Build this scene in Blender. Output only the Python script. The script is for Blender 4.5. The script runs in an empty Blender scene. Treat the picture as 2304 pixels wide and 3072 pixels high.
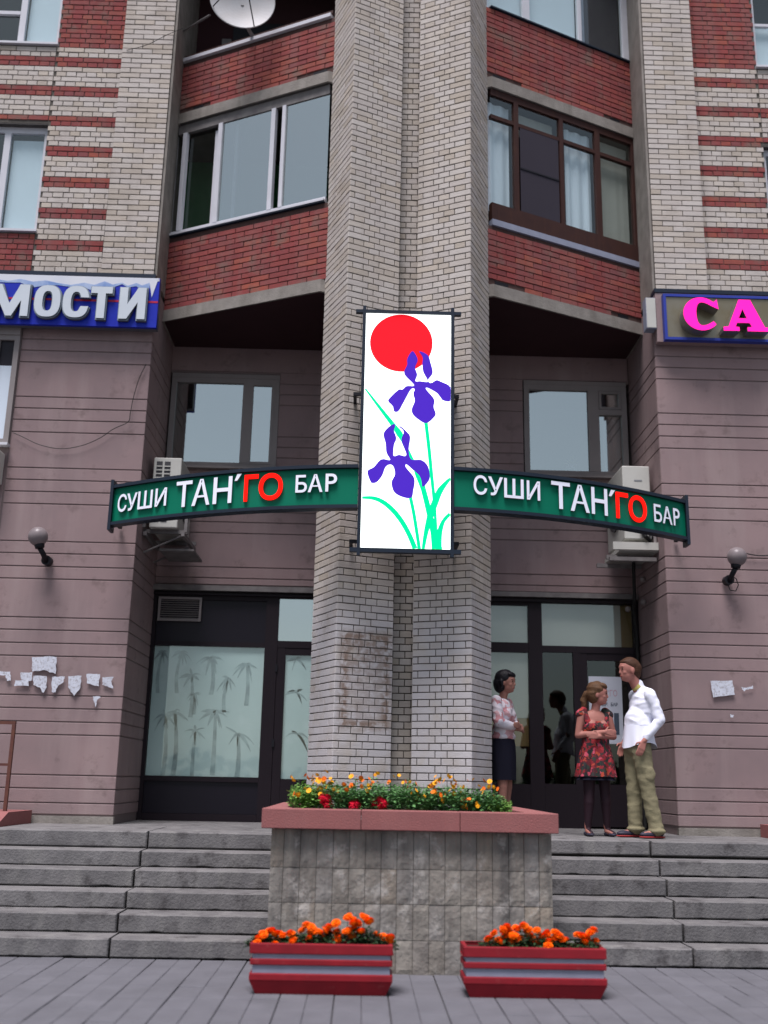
import bpy, bmesh, math, random
import numpy as np
from mathutils import Vector, Matrix, noise
random.seed(7)
R = math.radians
SC = bpy.context.scene
COL = SC.collection
# ---------------------------------------------------------------- camera
CAM_H = 1.385
F, CU, CV = 3090., 1152., 1536.          # focal length and centre in pixels of the 2304x3072 photograph
yv = Vector((1080. - CU, -(2340. - CV), -F)).normalized()
hv = Vector((math.cos(R(1.15)), -math.sin(R(1.15)), 0))
xv = (hv - hv.dot(yv) * yv).normalized()
zv = xv.cross(yv)
ROT = Matrix((xv, yv, zv))
cam = bpy.data.cameras.new('camera'); camo = bpy.data.objects.new('camera', cam); COL.objects.link(camo)
camo.matrix_world = Matrix.Translation((0, 0, CAM_H)) @ ROT.to_4x4()
cam.sensor_fit = 'VERTICAL'; cam.sensor_height = 36; cam.sensor_width = 27; cam.lens = F / 3072 * 36
cam.clip_start = .05; cam.clip_end = 600
cam.dof.use_dof = True; cam.dof.focus_distance = 10.3; cam.dof.aperture_fstop = .85
SC.camera = camo
# ---------------------------------------------------------------- sky, sun, exposure
SUN_EL, SUN_AZ = 69, 203                  # the sun stands behind the viewer, veiled by cloud
world = bpy.data.worlds.new('World'); SC.world = world; world.use_nodes = True
wn = world.node_tree.nodes; wl = world.node_tree.links
bg = wn['Background']
sky = wn.new('ShaderNodeTexSky'); sky.sky_type = 'NISHITA'; sky.sun_disc = False
sky.sun_elevation = R(SUN_EL); sky.sun_rotation = R(SUN_AZ)
sky.air_density = 1.0; sky.dust_density = 1.5; sky.ozone_density = 1.0
hs_ = wn.new('ShaderNodeHueSaturation'); hs_.inputs['Saturation'].default_value = .55
wl.new(sky.outputs[0], hs_.inputs['Color']); wl.new(hs_.outputs[0], bg.inputs[0]); bg.inputs[1].default_value = .05 * .74
sl = bpy.data.lights.new('sun', 'SUN'); sl.energy = 1.5; sl.angle = R(27); sl.color = (1, .935, .97)
so = bpy.data.objects.new('sun', sl); COL.objects.link(so)
sd = Vector((math.sin(R(SUN_AZ)) * math.cos(R(SUN_EL)), math.cos(R(SUN_AZ)) * math.cos(R(SUN_EL)), math.sin(R(SUN_EL))))
so.rotation_euler = (-sd).to_track_quat('-Z', 'Y').to_euler()
SC.view_settings.view_transform = 'Standard'; SC.view_settings.look = 'None'
SC.view_settings.gamma = 1; SC.view_settings.use_curve_mapping = False
SC.view_settings.exposure = 1.82
SC.render.engine = 'CYCLES'
SC.cycles.use_denoising = True
SC.cycles.max_bounces = 8; SC.cycles.transparent_max_bounces = 12
# ---------------------------------------------------------------- helpers
def lin(r, g, b):
    f = lambda c: (c / 255 / 12.92) if c / 255 <= .04045 else ((c / 255 + .055) / 1.055) ** 2.4
    return (f(r), f(g), f(b))
def tag(o, label=None, cat=None, group=None, kind=None):
    if label: o['label'] = label
    if cat: o['category'] = cat
    if group: o['group'] = group
    if kind: o['kind'] = kind
    return o
def link(name, data, m=None, parent=None):
    o = bpy.data.objects.new(name, data); COL.objects.link(o)
    if m is not None:
        data.materials.clear()
        for x in (m if isinstance(m, (list, tuple)) else [m]): data.materials.append(x)
    if parent:
        o.parent = parent
        if parent.parent is None and parent.type == 'EMPTY': o.matrix_parent_inverse = Matrix.Translation(-parent.location)
    return o
def empty(name, loc, label=None, cat=None, group=None, kind=None):
    o = bpy.data.objects.new(name, None); COL.objects.link(o); o.location = loc; o.empty_display_size = .1
    return tag(o, label, cat, group, kind)
class MB:
    def __init__(s): s.v = []; s.f = []; s.t = []; s.sm = False
    def face(s, pts, tone=0.):
        n = len(s.v); s.v += [tuple(p) for p in pts]; s.f.append(tuple(range(n, n + len(pts)))); s.t.append(tone)
    def hexa(s, p, tone=0., flip=False):   # p: 8 points, bottom 4 ccw then top 4
        n = len(s.v); s.v += [tuple(q) for q in p]
        fs = [(0, 3, 2, 1), (4, 5, 6, 7), (0, 1, 5, 4), (1, 2, 6, 5), (2, 3, 7, 6), (3, 0, 4, 7)]
        for f in fs:
            if flip: f = f[::-1]
            s.f.append(tuple(n + i for i in f)); s.t.append(tone)
    def box(s, x0, x1, y0, y1, z0, z1, fn=None, tone=0., flip=False):
        p = [(x0, y0, z0), (x1, y0, z0), (x1, y1, z0), (x0, y1, z0), (x0, y0, z1), (x1, y0, z1), (x1, y1, z1), (x0, y1, z1)]
        if fn: p = [fn(*q) for q in p]
        s.hexa(p, tone, flip); return s
    def frus(s, u0, u1, d0, d1, z0, z1, c, fn, tone=0., flip=False):   # block with a chamfered front (the d1 side)
        m = d1 - c if d1 > d0 else d1 + c
        A = [(u0, d0, z0), (u1, d0, z0), (u1, d0, z1), (u0, d0, z1)]
        B = [(u0, m, z0), (u1, m, z0), (u1, m, z1), (u0, m, z1)]
        C_ = [(u0 + c, d1, z0 + c), (u1 - c, d1, z0 + c), (u1 - c, d1, z1 - c), (u0 + c, d1, z1 - c)]
        n = len(s.v); s.v += [tuple(fn(*q)) if fn else q for q in A + B + C_]
        fs = []
        for k in (0, 4):
            for i in range(4): j = (i + 1) % 4; fs.append((k + i, k + j, k + 4 + j, k + 4 + i))
        fs.append((8, 9, 10, 11))
        for f in fs: s.f.append(tuple(n + i for i in (f[::-1] if flip else f))); s.t.append(tone)
        return s
    def tube(s, pts, r, k=8, r1=None, cap=True, tone=0.):
        pts = [Vector(p) for p in pts]; n = len(s.v); N = len(pts); up = None
        for i, p in enumerate(pts):
            d = (pts[min(i + 1, N - 1)] - pts[max(i - 1, 0)]).normalized()
            a = d.cross(Vector((0, 0, 1)) if abs(d.z) < .9 else Vector((1, 0, 0))).normalized()
            if up is not None:
                a = (up - up.dot(d) * d).normalized()
            up = a; b = d.cross(a)
            rr = r if r1 is None else r + (r1 - r) * i / (N - 1)
            for j in range(k):
                t = 2 * math.pi * j / k; s.v.append(tuple(p + a * rr * math.cos(t) + b * rr * math.sin(t)))
        for i in range(N - 1):
            for j in range(k):
                j2 = (j + 1) % k; s.f.append((n + i * k + j, n + i * k + j2, n + (i + 1) * k + j2, n + (i + 1) * k + j)); s.t.append(tone)
        if cap:
            s.f.append(tuple(n + j for j in range(k))[::-1]); s.t.append(tone)
            s.f.append(tuple(n + (N - 1) * k + j for j in range(k))); s.t.append(tone)
        return s
    def ball(s, c, r, nu=12, nv=8, tone=0.):
        n = len(s.v); rx, ry, rz = r if hasattr(r, '__len__') else (r, r, r)
        for i in range(nv + 1):
            a = math.pi * i / nv
            for j in range(nu):
                b = 2 * math.pi * j / nu; s.v.append((c[0] + rx * math.sin(a) * math.cos(b), c[1] + ry * math.sin(a) * math.sin(b), c[2] + rz * math.cos(a)))
        for i in range(nv):
            for j in range(nu):
                j2 = (j + 1) % nu; s.f.append((n + i * nu + j, n + (i + 1) * nu + j, n + (i + 1) * nu + j2, n + i * nu + j2)); s.t.append(tone)
        return s
    def mesh(s, name):
        me = bpy.data.meshes.new(name); me.from_pydata(s.v, [], s.f); me.update()
        a = me.attributes.new('tone', 'FLOAT', 'FACE'); a.data.foreach_set('value', s.t)
        if s.sm: me.polygons.foreach_set('use_smooth', [True] * len(me.polygons))
        return me
    def build(s, name, m, parent=None, bevel=0):
        if not s.f: return None
        me = s.mesh(name)
        if bevel:
            bm = bmesh.new(); bm.from_mesh(me); bmesh.ops.remove_doubles(bm, verts=bm.verts, dist=1e-5)
            bmesh.ops.bevel(bm, geom=list(bm.edges), offset=bevel, segments=2, affect='EDGES', profile=.5, clamp_overlap=True)
            bm.to_mesh(me); bm.free()
        return link(name, me, m, parent)
def bx(name, m, parent, x0, x1, y0, y1, z0, z1, bevel=0, fn=None, flip=False):
    return MB().box(x0, x1, y0, y1, z0, z1, fn, 0, flip).build(name, m, parent, bevel)
def ray(u, v): return ROT @ Vector((u - CU, -(v - CV), -F))
def P(u, v, Y):
    d = ray(u, v); t = Y / d.y; return Vector((d.x * t, Y, CAM_H + d.z * t))
# ---------------------------------------------------------------- materials
def mat(name, col, rough=.8, metal=0., n=None, col2=None, bump=None, rnd=0., emit=0., streak=None, spec=.2, spots=None, ramp=None, coat=0.):
    m = bpy.data.materials.new(name); m.use_nodes = True; N = m.node_tree.nodes; L = m.node_tree.links
    p = N['Principled BSDF']; p.inputs['Roughness'].default_value = rough; p.inputs['Metallic'].default_value = metal
    p.inputs['Specular IOR Level'].default_value = spec
    if coat: p.inputs['Coat Weight'].default_value = coat; p.inputs['Coat Roughness'].default_value = .1
    geo = N.new('ShaderNodeNewGeometry'); c = None
    def mixc(a, b, fac, typ='MIX'):
        x = N.new('ShaderNodeMix'); x.data_type = 'RGBA'; x.blend_type = typ
        if hasattr(fac, 'links'): L.new(fac, x.inputs[0])
        else: x.inputs[0].default_value = fac
        for s_, k in ((a, 6), (b, 7)):
            if hasattr(s_, 'links'): L.new(s_, x.inputs[k])
            else: x.inputs[k].default_value = (*s_, 1)
        return x.outputs[2]
    def noise_(scale, detail=4, stretch=None, rough_=.55):
        t = N.new('ShaderNodeTexNoise'); t.inputs['Scale'].default_value = scale; t.inputs['Detail'].default_value = detail
        t.inputs['Roughness'].default_value = rough_
        if stretch:
            q = N.new('ShaderNodeVectorMath'); q.operation = 'MULTIPLY'; q.inputs[1].default_value = stretch
            L.new(geo.outputs['Position'], q.inputs[0]); L.new(q.outputs[0], t.inputs['Vector'])
        else: L.new(geo.outputs['Position'], t.inputs['Vector'])
        return t.outputs['Fac']
    def rng(src, a, b, c_=0., d=1.):
        x = N.new('ShaderNodeMapRange'); L.new(src, x.inputs[0]); x.inputs[1].default_value = a; x.inputs[2].default_value = b
        x.inputs[3].default_value = c_; x.inputs[4].default_value = d; return x.outputs[0]
    c = col
    if rnd or ramp:
        at = N.new('ShaderNodeAttribute'); at.attribute_name = 'tone'; oi = N.new('ShaderNodeObjectInfo')
        ad = N.new('ShaderNodeMath'); ad.operation = 'ADD'; L.new(at.outputs['Fac'], ad.inputs[0]); L.new(oi.outputs['Random'], ad.inputs[1])
        fr = N.new('ShaderNodeMath'); fr.operation = 'FRACT'; L.new(ad.outputs[0], fr.inputs[0])
        if ramp:
            cr = N.new('ShaderNodeValToRGB'); L.new(fr.outputs[0], cr.inputs[0]); e = cr.color_ramp.elements
            e[0].position = 0; e[0].color = (*ramp[0], 1); e[1].position = 1; e[1].color = (*ramp[-1], 1)
            for i in range(1, len(ramp) - 1): q = e.new(i / (len(ramp) - 1)); q.color = (*ramp[i], 1)
            c = cr.outputs[0]
        if rnd:
            v = rng(fr.outputs[0], 0, 1, 1 - rnd, 1 + rnd)
            cb = N.new('ShaderNodeCombineColor'); [L.new(v, cb.inputs[i]) for i in range(3)]
            c = mixc(c, cb.outputs[0], 1., 'MULTIPLY')
    if n:
        c = mixc(c, col2 if col2 else tuple(x * .6 for x in col), rng(noise_(n[0], 6), .35, .7, 0, n[1]))
    if streak:   # (scale, amount, colour) vertical runs
        c = mixc(c, streak[2], rng(noise_(streak[0], 5, (1, 1, .12)), .5, .72, 0, streak[1]))
    if spots:    # (scale, lo, hi, colour, amount)
        c = mixc(c, spots[3], rng(noise_(spots[0], 7, None, .65), spots[1], spots[2], 0, spots[4]))
    if hasattr(c, 'links'): L.new(c, p.inputs['Base Color'])
    else: p.inputs['Base Color'].default_value = (*c, 1)
    if emit:
        if hasattr(c, 'links'): L.new(c, p.inputs['Emission Color'])
        else: p.inputs['Emission Color'].default_value = (*c, 1)
        p.inputs['Emission Strength'].default_value = emit
    if bump:
        b = N.new('ShaderNodeBump'); b.inputs['Strength'].default_value = bump[1]; b.inputs['Distance'].default_value = .01
        L.new(noise_(bump[0], 6), b.inputs['Height']); L.new(b.outputs[0], p.inputs['Normal'])
    m['_mix'] = 0
    return m
def glass(name, refl=.16, tint=(.9, .95, .95), rough=.015, wavy=.0):
    m = bpy.data.materials.new(name); m.use_nodes = True; N = m.node_tree.nodes; L = m.node_tree.links
    N.remove(N['Principled BSDF']); out = N['Material Output']
    t = N.new('ShaderNodeBsdfTransparent'); t.inputs[0].default_value = (*tint, 1)
    g = N.new('ShaderNodeBsdfGlossy'); g.inputs['Roughness'].default_value = rough; g.inputs[0].default_value = (.88, .97, .93, 1)
    fr = N.new('ShaderNodeLayerWeight'); fr.inputs[0].default_value = .5
    pw = N.new('ShaderNodeMath'); pw.operation = 'POWER'; L.new(fr.outputs['Facing'], pw.inputs[0]); pw.inputs[1].default_value = 4.
    a = N.new('ShaderNodeMath'); a.operation = 'MULTIPLY_ADD'; a.use_clamp = True; L.new(pw.outputs[0], a.inputs[0]); a.inputs[1].default_value = .7; a.inputs[2].default_value = refl
    gb = N.new('ShaderNodeNewGeometry'); nb = N.new('ShaderNodeMath'); nb.operation = 'SUBTRACT'; nb.inputs[0].default_value = 1.; L.new(gb.outputs['Backfacing'], nb.inputs[1])
    a2 = N.new('ShaderNodeMath'); a2.operation = 'MULTIPLY'; L.new(a.outputs[0], a2.inputs[0]); L.new(nb.outputs[0], a2.inputs[1]); a = a2
    x = N.new('ShaderNodeMixShader'); L.new(a.outputs[0], x.inputs[0]); L.new(t.outputs[0], x.inputs[1]); L.new(g.outputs[0], x.inputs[2])
    L.new(x.outputs[0], out.inputs[0])
    if wavy:
        geo = N.new('ShaderNodeNewGeometry'); no = N.new('ShaderNodeTexNoise'); no.inputs['Scale'].default_value = 1.3
        L.new(geo.outputs['Position'], no.inputs['Vector']); b = N.new('ShaderNodeBump'); b.inputs['Strength'].default_value = wavy
        b.inputs['Distance'].default_value = .02; L.new(no.outputs['Fac'], b.inputs['Height']); L.new(b.outputs[0], g.inputs['Normal'])
    return m
M = {}
M['white_brick'] = mat('white_brick', (.5, .47, .44), .9, ramp=[(.44, .385, .32), (.50, .455, .41), (.47, .43, .40), (.51, .475, .44), (.46, .405, .34)], n=(4, .4), col2=(.39, .35, .315), bump=(60, .4), spots=(1.7, .56, .72, (.23, .19, .155), .45), streak=(3.1, .35, (.27, .235, .20)), rnd=.05)
M['red_brick'] = mat('red_brick', (.3, .06, .04), .9, ramp=[(.22, .055, .056), (.27, .062, .055), (.25, .057, .058), (.31, .082, .056), (.20, .062, .066)], n=(9, .45), col2=(.13, .05, .05), bump=(60, .4), spots=(2.6, .54, .66, (.165, .12, .10), .7), streak=(5, .35, (.20, .13, .12)), rnd=.06)
M['mortar_red'] = mat('mortar_red', (.085, .05, .045), .95, n=(12, .5))
M['mortar'] = mat('mortar', (.115, .105, .092), .95, n=(20, .5))
M['stucco'] = mat('stucco', (.285, .206, .204), .92, n=(1.1, .8), col2=(.205, .155, .158), bump=(120, .35), streak=(3.2, .5, (.34, .27, .26)), spots=(5, .57, .70, (.16, .115, .11), .6))
M['stucco_joint'] = mat('stucco_joint', (.21, .165, .16), .95)
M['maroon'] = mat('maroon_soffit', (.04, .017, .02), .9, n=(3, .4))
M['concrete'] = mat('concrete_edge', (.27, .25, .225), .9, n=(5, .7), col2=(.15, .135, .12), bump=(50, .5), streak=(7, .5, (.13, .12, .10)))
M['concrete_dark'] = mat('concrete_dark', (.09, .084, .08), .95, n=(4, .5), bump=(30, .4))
M['step'] = mat('step_concrete', (.165, .160, .160), .9, rnd=.10, n=(3.5, .8), col2=(.10, .097, .099), bump=(45, .7), spots=(5, .54, .68, (.05, .046, .047), .75), streak=(6, .4, (.25, .245, .23)))
M['paving'] = mat('paving_concrete', (.130, .130, .145), .85, rnd=.06, n=(4, .6), col2=(.097, .097, .109), bump=(90, .45), spots=(1.3, .52, .7, (.095, .095, .105), .7), streak=None)
M['ground'] = mat('ground_grey', (.10, .10, .105), .95, n=(.5, .4))
M['joint'] = mat('sand_joint', (.045, .044, .043), .95, n=(30, .4))
M['tile'] = mat('split_stone', (.27, .25, .22), .95, ramp=[(.25, .23, .20), (.29, .27, .235), (.26, .25, .235), (.28, .24, .19)], n=(5, .9), col2=(.155, .142, .125), bump=(24, 1.), streak=(7, .85, (.10, .095, .09)), spots=(6, .55, .66, (.42, .40, .37), .7))
M['pink'] = mat('pink_coping', (.27, .105, .10), .85, n=(6, .4), col2=(.20, .085, .085), bump=(80, .4), streak=(4, .35, (.30, .135, .125)))
M['soil'] = mat('soil', (.04, .03, .022), 1., n=(40, .5), bump=(60, 1))
M['trough_red'] = mat('trough_red', (.25, .012, .02), .6, n=(5, .7), col2=(.15, .010, .016), spots=(13, .60, .68, (.30, .07, .07), .5), bump=(30, .15))
M['trough_grey'] = mat('trough_grey', (.26, .28, .36), .6, n=(9, .5), col2=(.19, .21, .27))
M['alu'] = mat('white_frame', (.55, .56, .6), .45, n=(5, .2))
M['pvc'] = mat('greyish_frame', (.25, .225, .22), .5, n=(3, .3))
M['wood'] = mat('brown_wood', (.045, .018, .014), .6, n=(8, .5), col2=(.028, .012, .012), streak=(20, .4, (.07, .028, .016)))
M['dark_frame'] = mat('dark_frame', (.011, .006, .010), .55, n=(3, .3), spec=.25)
M['black'] = mat('black_paint', (.012, .012, .016), .5)
M['sign_frame'] = mat('sign_frame', (.014, .022, .036), .45)
M['green_sign'] = mat('green_panel', (.003, .165, .095), .5, spec=.1, n=(1.5, .2), col2=(.004, .13, .08))
M['white_letter'] = mat('white_letter', (.74, .76, .86), .4, emit=.05)  # faint glow added to brighten the white letter faces
M['red_letter'] = mat('red_lit_letter', (.85, .006, .003), .4, spec=.05, emit=.42)
M['letter_side'] = mat('letter_return', (.10, .10, .12), .5)
M['lit_white'] = mat('lit_white_acrylic', (.92, .98, .96), .3, emit=.50)
M['lit_red'] = mat('lit_red_film', (.62, .008, .016), .4, spec=.05, emit=.30)
M['lit_purple'] = mat('lit_purple_film', (.055, .018, .38), .4, spec=.05, emit=.185)
M['lit_green'] = mat('lit_green_film', (.0, .75, .20), .4, spec=.05, emit=.34)
M['blue_sign'] = mat('blue_panel', (.007, .018, .36), .45, n=(2, .3), col2=(.012, .04, .42), spots=(2.5, .55, .7, (.02, .06, .5), .4))
M['sky_print'] = mat('pale_blue_print', (.17, .27, .52), .4, n=(5, .8), col2=(.5, .58, .7))
M['white_print'] = mat('white_print', (.62, .64, .68), .4, n=(4, .35), col2=(.45, .5, .62))
M['chrome_letter'] = mat('silver_letter', (.55, .60, .64), .4, metal=.1, n=(3, .3), col2=(.42, .48, .54))
M['chrome_side'] = mat('silver_letter_return', (.22, .26, .30), .35, metal=.5)
M['gold'] = mat('bronze_panel', (.21, .18, .115), .28, metal=.55, n=(2, .6), col2=(.30, .29, .26))
M['blue_trim'] = mat('blue_trim', (.03, .05, .30), .4)
M['pink_lit'] = mat('pink_lit_letter', (.85, .012, .27), .4, spec=.05, emit=.4)
M['steel'] = mat('brushed_steel', (.32, .31, .31), .35, metal=.8)
M['ac'] = mat('ac_casing', (.50, .50, .46), .5, n=(4, .25))
M['ac_dark'] = mat('ac_slots', (.06, .06, .065), .7)
M['bracket'] = mat('bracket_paint', (.13, .12, .12), .6, n=(8, .5), col2=(.25, .24, .23))
M['dish'] = mat('dish_paint', (.42, .43, .44), .5, n=(3, .5), col2=(.34, .31, .29))
M['cable'] = mat('cable_rubber', (.02, .02, .02), .6)
M['rust'] = mat('rusty_rail', (.10, .04, .035), .7, n=(12, .6), col2=(.16, .07, .04))
M['curtain'] = mat('white_curtain', (.62, .68, .76), .9)
M['blind'] = mat('white_blind', (.60, .68, .76), .9, n=(1, .15))
M['blind_tan'] = mat('beige_blind', (.36, .36, .335), .9, n=(2, .2))
M['blind_brown'] = mat('brown_card', (.16, .105, .045), .9)
M['screen'] = mat('insect_screen', (.035, .030, .042), .7, n=(2, .2))
M['film'] = mat('pale_mint_film', (.52, .62, .62), .55, n=(1.1, .6), col2=(.40, .52, .53), spots=(1.6, .55, .66, (.58, .67, .68), .7))
M['palm'] = mat('palm_print', (.24, .29, .30), .6, n=(7, .9), col2=(.42, .52, .53))
M['room'] = mat('room_dark', (.03, .028, .03), .95)
M['room_green'] = mat('room_green', (.04, .16, .07), .95)
M['paper'] = mat('torn_paper', (.60, .63, .70), .9, n=(18, .6), col2=(.42, .44, .50), spots=(38, .52, .60, (.28, .26, .27), .6))
M['poster'] = mat('door_poster', (.50, .53, .60), .6)
M['print_dark'] = mat('print_dark', (.06, .08, .11), .7)
M['print_pink'] = mat('print_faded_pink', (.46, .30, .36), .7)
M['globe'] = mat('smoky_globe', (.17, .145, .15), .3, n=(14, .4), col2=(.25, .22, .22))
M['glass'] = glass('window_glass', .12, (.95, .98, .97))
M['glass_sky'] = glass('reflective_glass', .50, (.6, .64, .66), .01)
M['glass_dark'] = glass('door_glass', .075, (.35, .4, .45), .012)
M['pane_dark'] = mat('black_glass', (.009, .007, .013), .4, spec=.25)
# column bricks: painted white low down, with a brown ghost of a torn-off poster
def column_brick():
    m = M['white_brick'].copy(); m.name = 'column_brick'; N = m.node_tree.nodes; L = m.node_tree.links
    p = N['Principled BSDF']; src = p.inputs['Base Color'].links[0].from_socket
    geo = N.new('ShaderNodeNewGeometry'); sep = N.new('ShaderNodeSeparateXYZ'); L.new(geo.outputs['Position'], sep.inputs[0])
    no = N.new('ShaderNodeTexNoise'); no.inputs['Scale'].default_value = 5; no.inputs['Detail'].default_value = 5; L.new(geo.outputs['Position'], no.inputs['Vector'])
    def math_(op, a, b=None, c=None):
        x = N.new('ShaderNodeMath'); x.operation = op
        for i, s_ in enumerate((a, b, c)):
            if s_ is None: continue
            if hasattr(s_, 'links'): L.new(s_, x.inputs[i])
            else: x.inputs[i].default_value = s_
        return x.outputs[0]
    def step(v, a, b):
        x = N.new('ShaderNodeMapRange'); L.new(v, x.inputs[0]); x.inputs[1].default_value = a; x.inputs[2].default_value = b; return x.outputs[0]
    zz = math_('MULTIPLY_ADD', no.outputs['Fac'], .25, sep.outputs['Z'])
    low = math_('MULTIPLY', step(zz, 3.55, 3.05), step(no.outputs['Fac'], .22, .52))
    def mixc(a, b, fac):
        x = N.new('ShaderNodeMix'); x.data_type = 'RGBA'; L.new(fac, x.inputs[0])
        L.new(a, x.inputs[6]); x.inputs[7].default_value = (*b, 1); return x.outputs[2]
    c = mixc(src, (.56, .55, .58), math_('MULTIPLY', low, .6))
    n2 = N.new('ShaderNodeTexNoise'); n2.inputs['Scale'].default_value = 16; n2.inputs['Detail'].default_value = 6; L.new(geo.outputs['Position'], n2.inputs['Vector'])
    # distance to the frame of the poster
    cx, hx, cz, hz = .03, .21, 2.37, .44
    dx = math_('SUBTRACT', math_('ABSOLUTE', math_('SUBTRACT', sep.outputs['X'], cx)), hx)
    dz = math_('SUBTRACT', math_('ABSOLUTE', math_('SUBTRACT', sep.outputs['Z'], cz)), hz)
    d = math_('MAXIMUM', dx, dz)
    ring = math_('MULTIPLY', step(math_('ABSOLUTE', d), .085, .01), step(n2.outputs['Fac'], .36, .54))
    inner = math_('MULTIPLY', step(d, .0, -.03), math_('MULTIPLY', step(n2.outputs['Fac'], .33, .56), math_('MULTIPLY_ADD', step(sep.outputs['Z'], 2.25, 2.7), .6, .4)))
    front = math_('LESS_THAN', sep.outputs['Y'], 10.8)
    f = math_('MULTIPLY', math_('MAXIMUM', ring, math_('MULTIPLY', inner, .8)), front)
    c = mixc(c, (.21, .14, .10), math_('MULTIPLY', f, .85))
    L.new(c, p.inputs['Base Color']); return m
M['column_brick'] = column_brick()
# ---------------------------------------------------------------- ground, paving, stairs
XC = .41
gd = MB(); gd.face([(-200, -200, -.09), (200, -200, -.09), (200, 60, -.09), (-200, 60, -.09)])
tag(gd.build('ground', M['ground']), kind='structure')
pv = empty('pavement', (0, 0, 0), kind='structure')
bx('bedding', M['joint'], pv, -12, 13, -2, 11.2, -.07, -.014)
slab = MB(); S_ = .356
def slab_mb(b, x, y, dz=0., tx=0., ty=0.):
    fn = lambda u, d, z: (x + u, y + z, d + dz)
    if tx: b.frus(.0035, W_ - .001, -.05, 0., .0025, S_ - .0025, .0035, fn, random.random())
    else: b.frus(.001, W_ - .0035, -.05, 0., .0025, S_ - .0025, .0035, fn, random.random())
W_ = S_ / 2; SM = []
for q in (1, 0): b0 = MB(); slab_mb(b0, 0, 0, 0, q); me_ = b0.mesh('paving_slab'); me_.materials.append(M['paving']); SM.append(me_)
rest = MB()
for i in range(-64, 68):
    for j in range(0, 28):
        x = -.135 + i * W_; y = 8.70 - (j + 1) * S_
        if -2.75 < x < 3.55 and y > 6.2:
            o = bpy.data.objects.new('paving_slab', SM[i % 2]); COL.objects.link(o); o.parent = pv
            o.location = (x, y, random.uniform(-.0015, .0015)); o.rotation_euler = (R(random.uniform(-.25, .25)), R(random.uniform(-.25, .25)), 0)
        else: slab_mb(rest, x, y, 0, (i + 1) % 2)
tag(rest.build('paving_slabs_beyond', M['paving'], pv), kind='stuff')
tb = MB(); rt = random.Random(3)
for i in range(2600):
    x = rt.uniform(-60, 60); h = 2.6 + 1.1 * noise.noise(Vector((x * .12, 0, 0))) + .5 * noise.noise(Vector((x * .5, 3, 0))); z = rt.random() * h; y = -46 + rt.uniform(-1.5, 1.5); q = rt.uniform(.25, .6)
    d = Vector((rt.gauss(0, 1), rt.gauss(0, 1), rt.gauss(0, 1))).normalized(); a = d.orthogonal().normalized() * q; c = d.cross(a)
    p = Vector((x, y, z)); tb.face([p - a, p - c * .7, p + a, p + c * .7], rt.random())
tag(tb.build('distant_hedge', mat('hedge_leaf', (.03, .05, .02), .9, rnd=.4)), kind='stuff')
ZL = .88
ld = empty('landing', (0, 10.2, 0), kind='structure')
bx('landing_core', M['concrete_dark'], ld, -3.44, 4.28, 10.28, 12.9, .0, ZL - .06)
for i, (a, b) in enumerate(((-3.455, -1.99), (-1.975, -.3), (-.285, 1.2), (1.215, 2.765), (2.785, 4.29))):
    m_ = MB(); m_.frus(a, b, 0, -1.0, ZL - .155 + (.02 if i in (3, 4) else .006), ZL + random.uniform(-.003, .003), .012, lambda u, d, z: (u, 11.2 + d, z), random.random()); 
    m_.box(a, b, 11.2, 11.2 + .001, ZL - .15, ZL - .01)
    m_.build('landing_slab', M['step'], ld)
bx('landing_floor', M['step'], ld, -3.455, 4.29, 11.215, 12.9, ZL - .1, ZL - .004)
for sx0, sx1, js in ((-3.455, -.665, (-1.93, -1.945, -1.955, -1.965, -1.98)), (1.475, 4.29, (2.67, 2.69, 2.71, 2.74, 2.77))):
    st = empty('stairs', ((sx0 + sx1) / 2, 8.7, 0), kind='structure')
    bx('stair_core', M['concrete_dark'], st, sx0 + .02, sx1 - .02, 10.05, 10.28, -.05, .70)
    for k in range(5):
        yf = 8.7 + .3 * k; zt = .145 * (k + 1)
        for a, b in ((sx0, js[k] - .009), (js[k] + .009, sx1)):
            dy = random.uniform(-.006, .006); dz = random.uniform(-.003, .003)
            m_ = MB(); m_.frus(a, b, 0, -.40, zt - .139, zt + dz, .009, lambda u, d, z: (u, yf + .40 + d + dy, z), random.random())
            # uneven, chipped front edge
            me = m_.mesh('step_slab'); bm = bmesh.new(); bm.from_mesh(me); bmesh.ops.remove_doubles(bm, verts=bm.verts, dist=1e-5)
            bmesh.ops.subdivide_edges(bm, edges=[e for e in bm.edges if abs(e.verts[0].co.x - e.verts[1].co.x) > .5], cuts=26)
            for v in bm.verts:
                if v.co.y < yf + .03 and v.co.z < zt - .1: v.co.z += max(0, noise.noise(v.co * 7)) * .018; v.co.y += abs(noise.noise(v.co * 9)) * .010
                elif v.co.y < yf + .03: v.co.z -= max(0, noise.noise(v.co * 6 + Vector((3, 1, 0)))) * .007; v.co.y += abs(noise.noise(v.co * 8)) * .008
            bm.to_mesh(me); bm.free()
            link('step_slab', me, M['step'], st)
        bx('riser_shadow_core', M['concrete_dark'], st, sx0 + .02, sx1 - .02, yf + .06, yf + .36, zt - .19, zt - .142) if k else None
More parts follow.
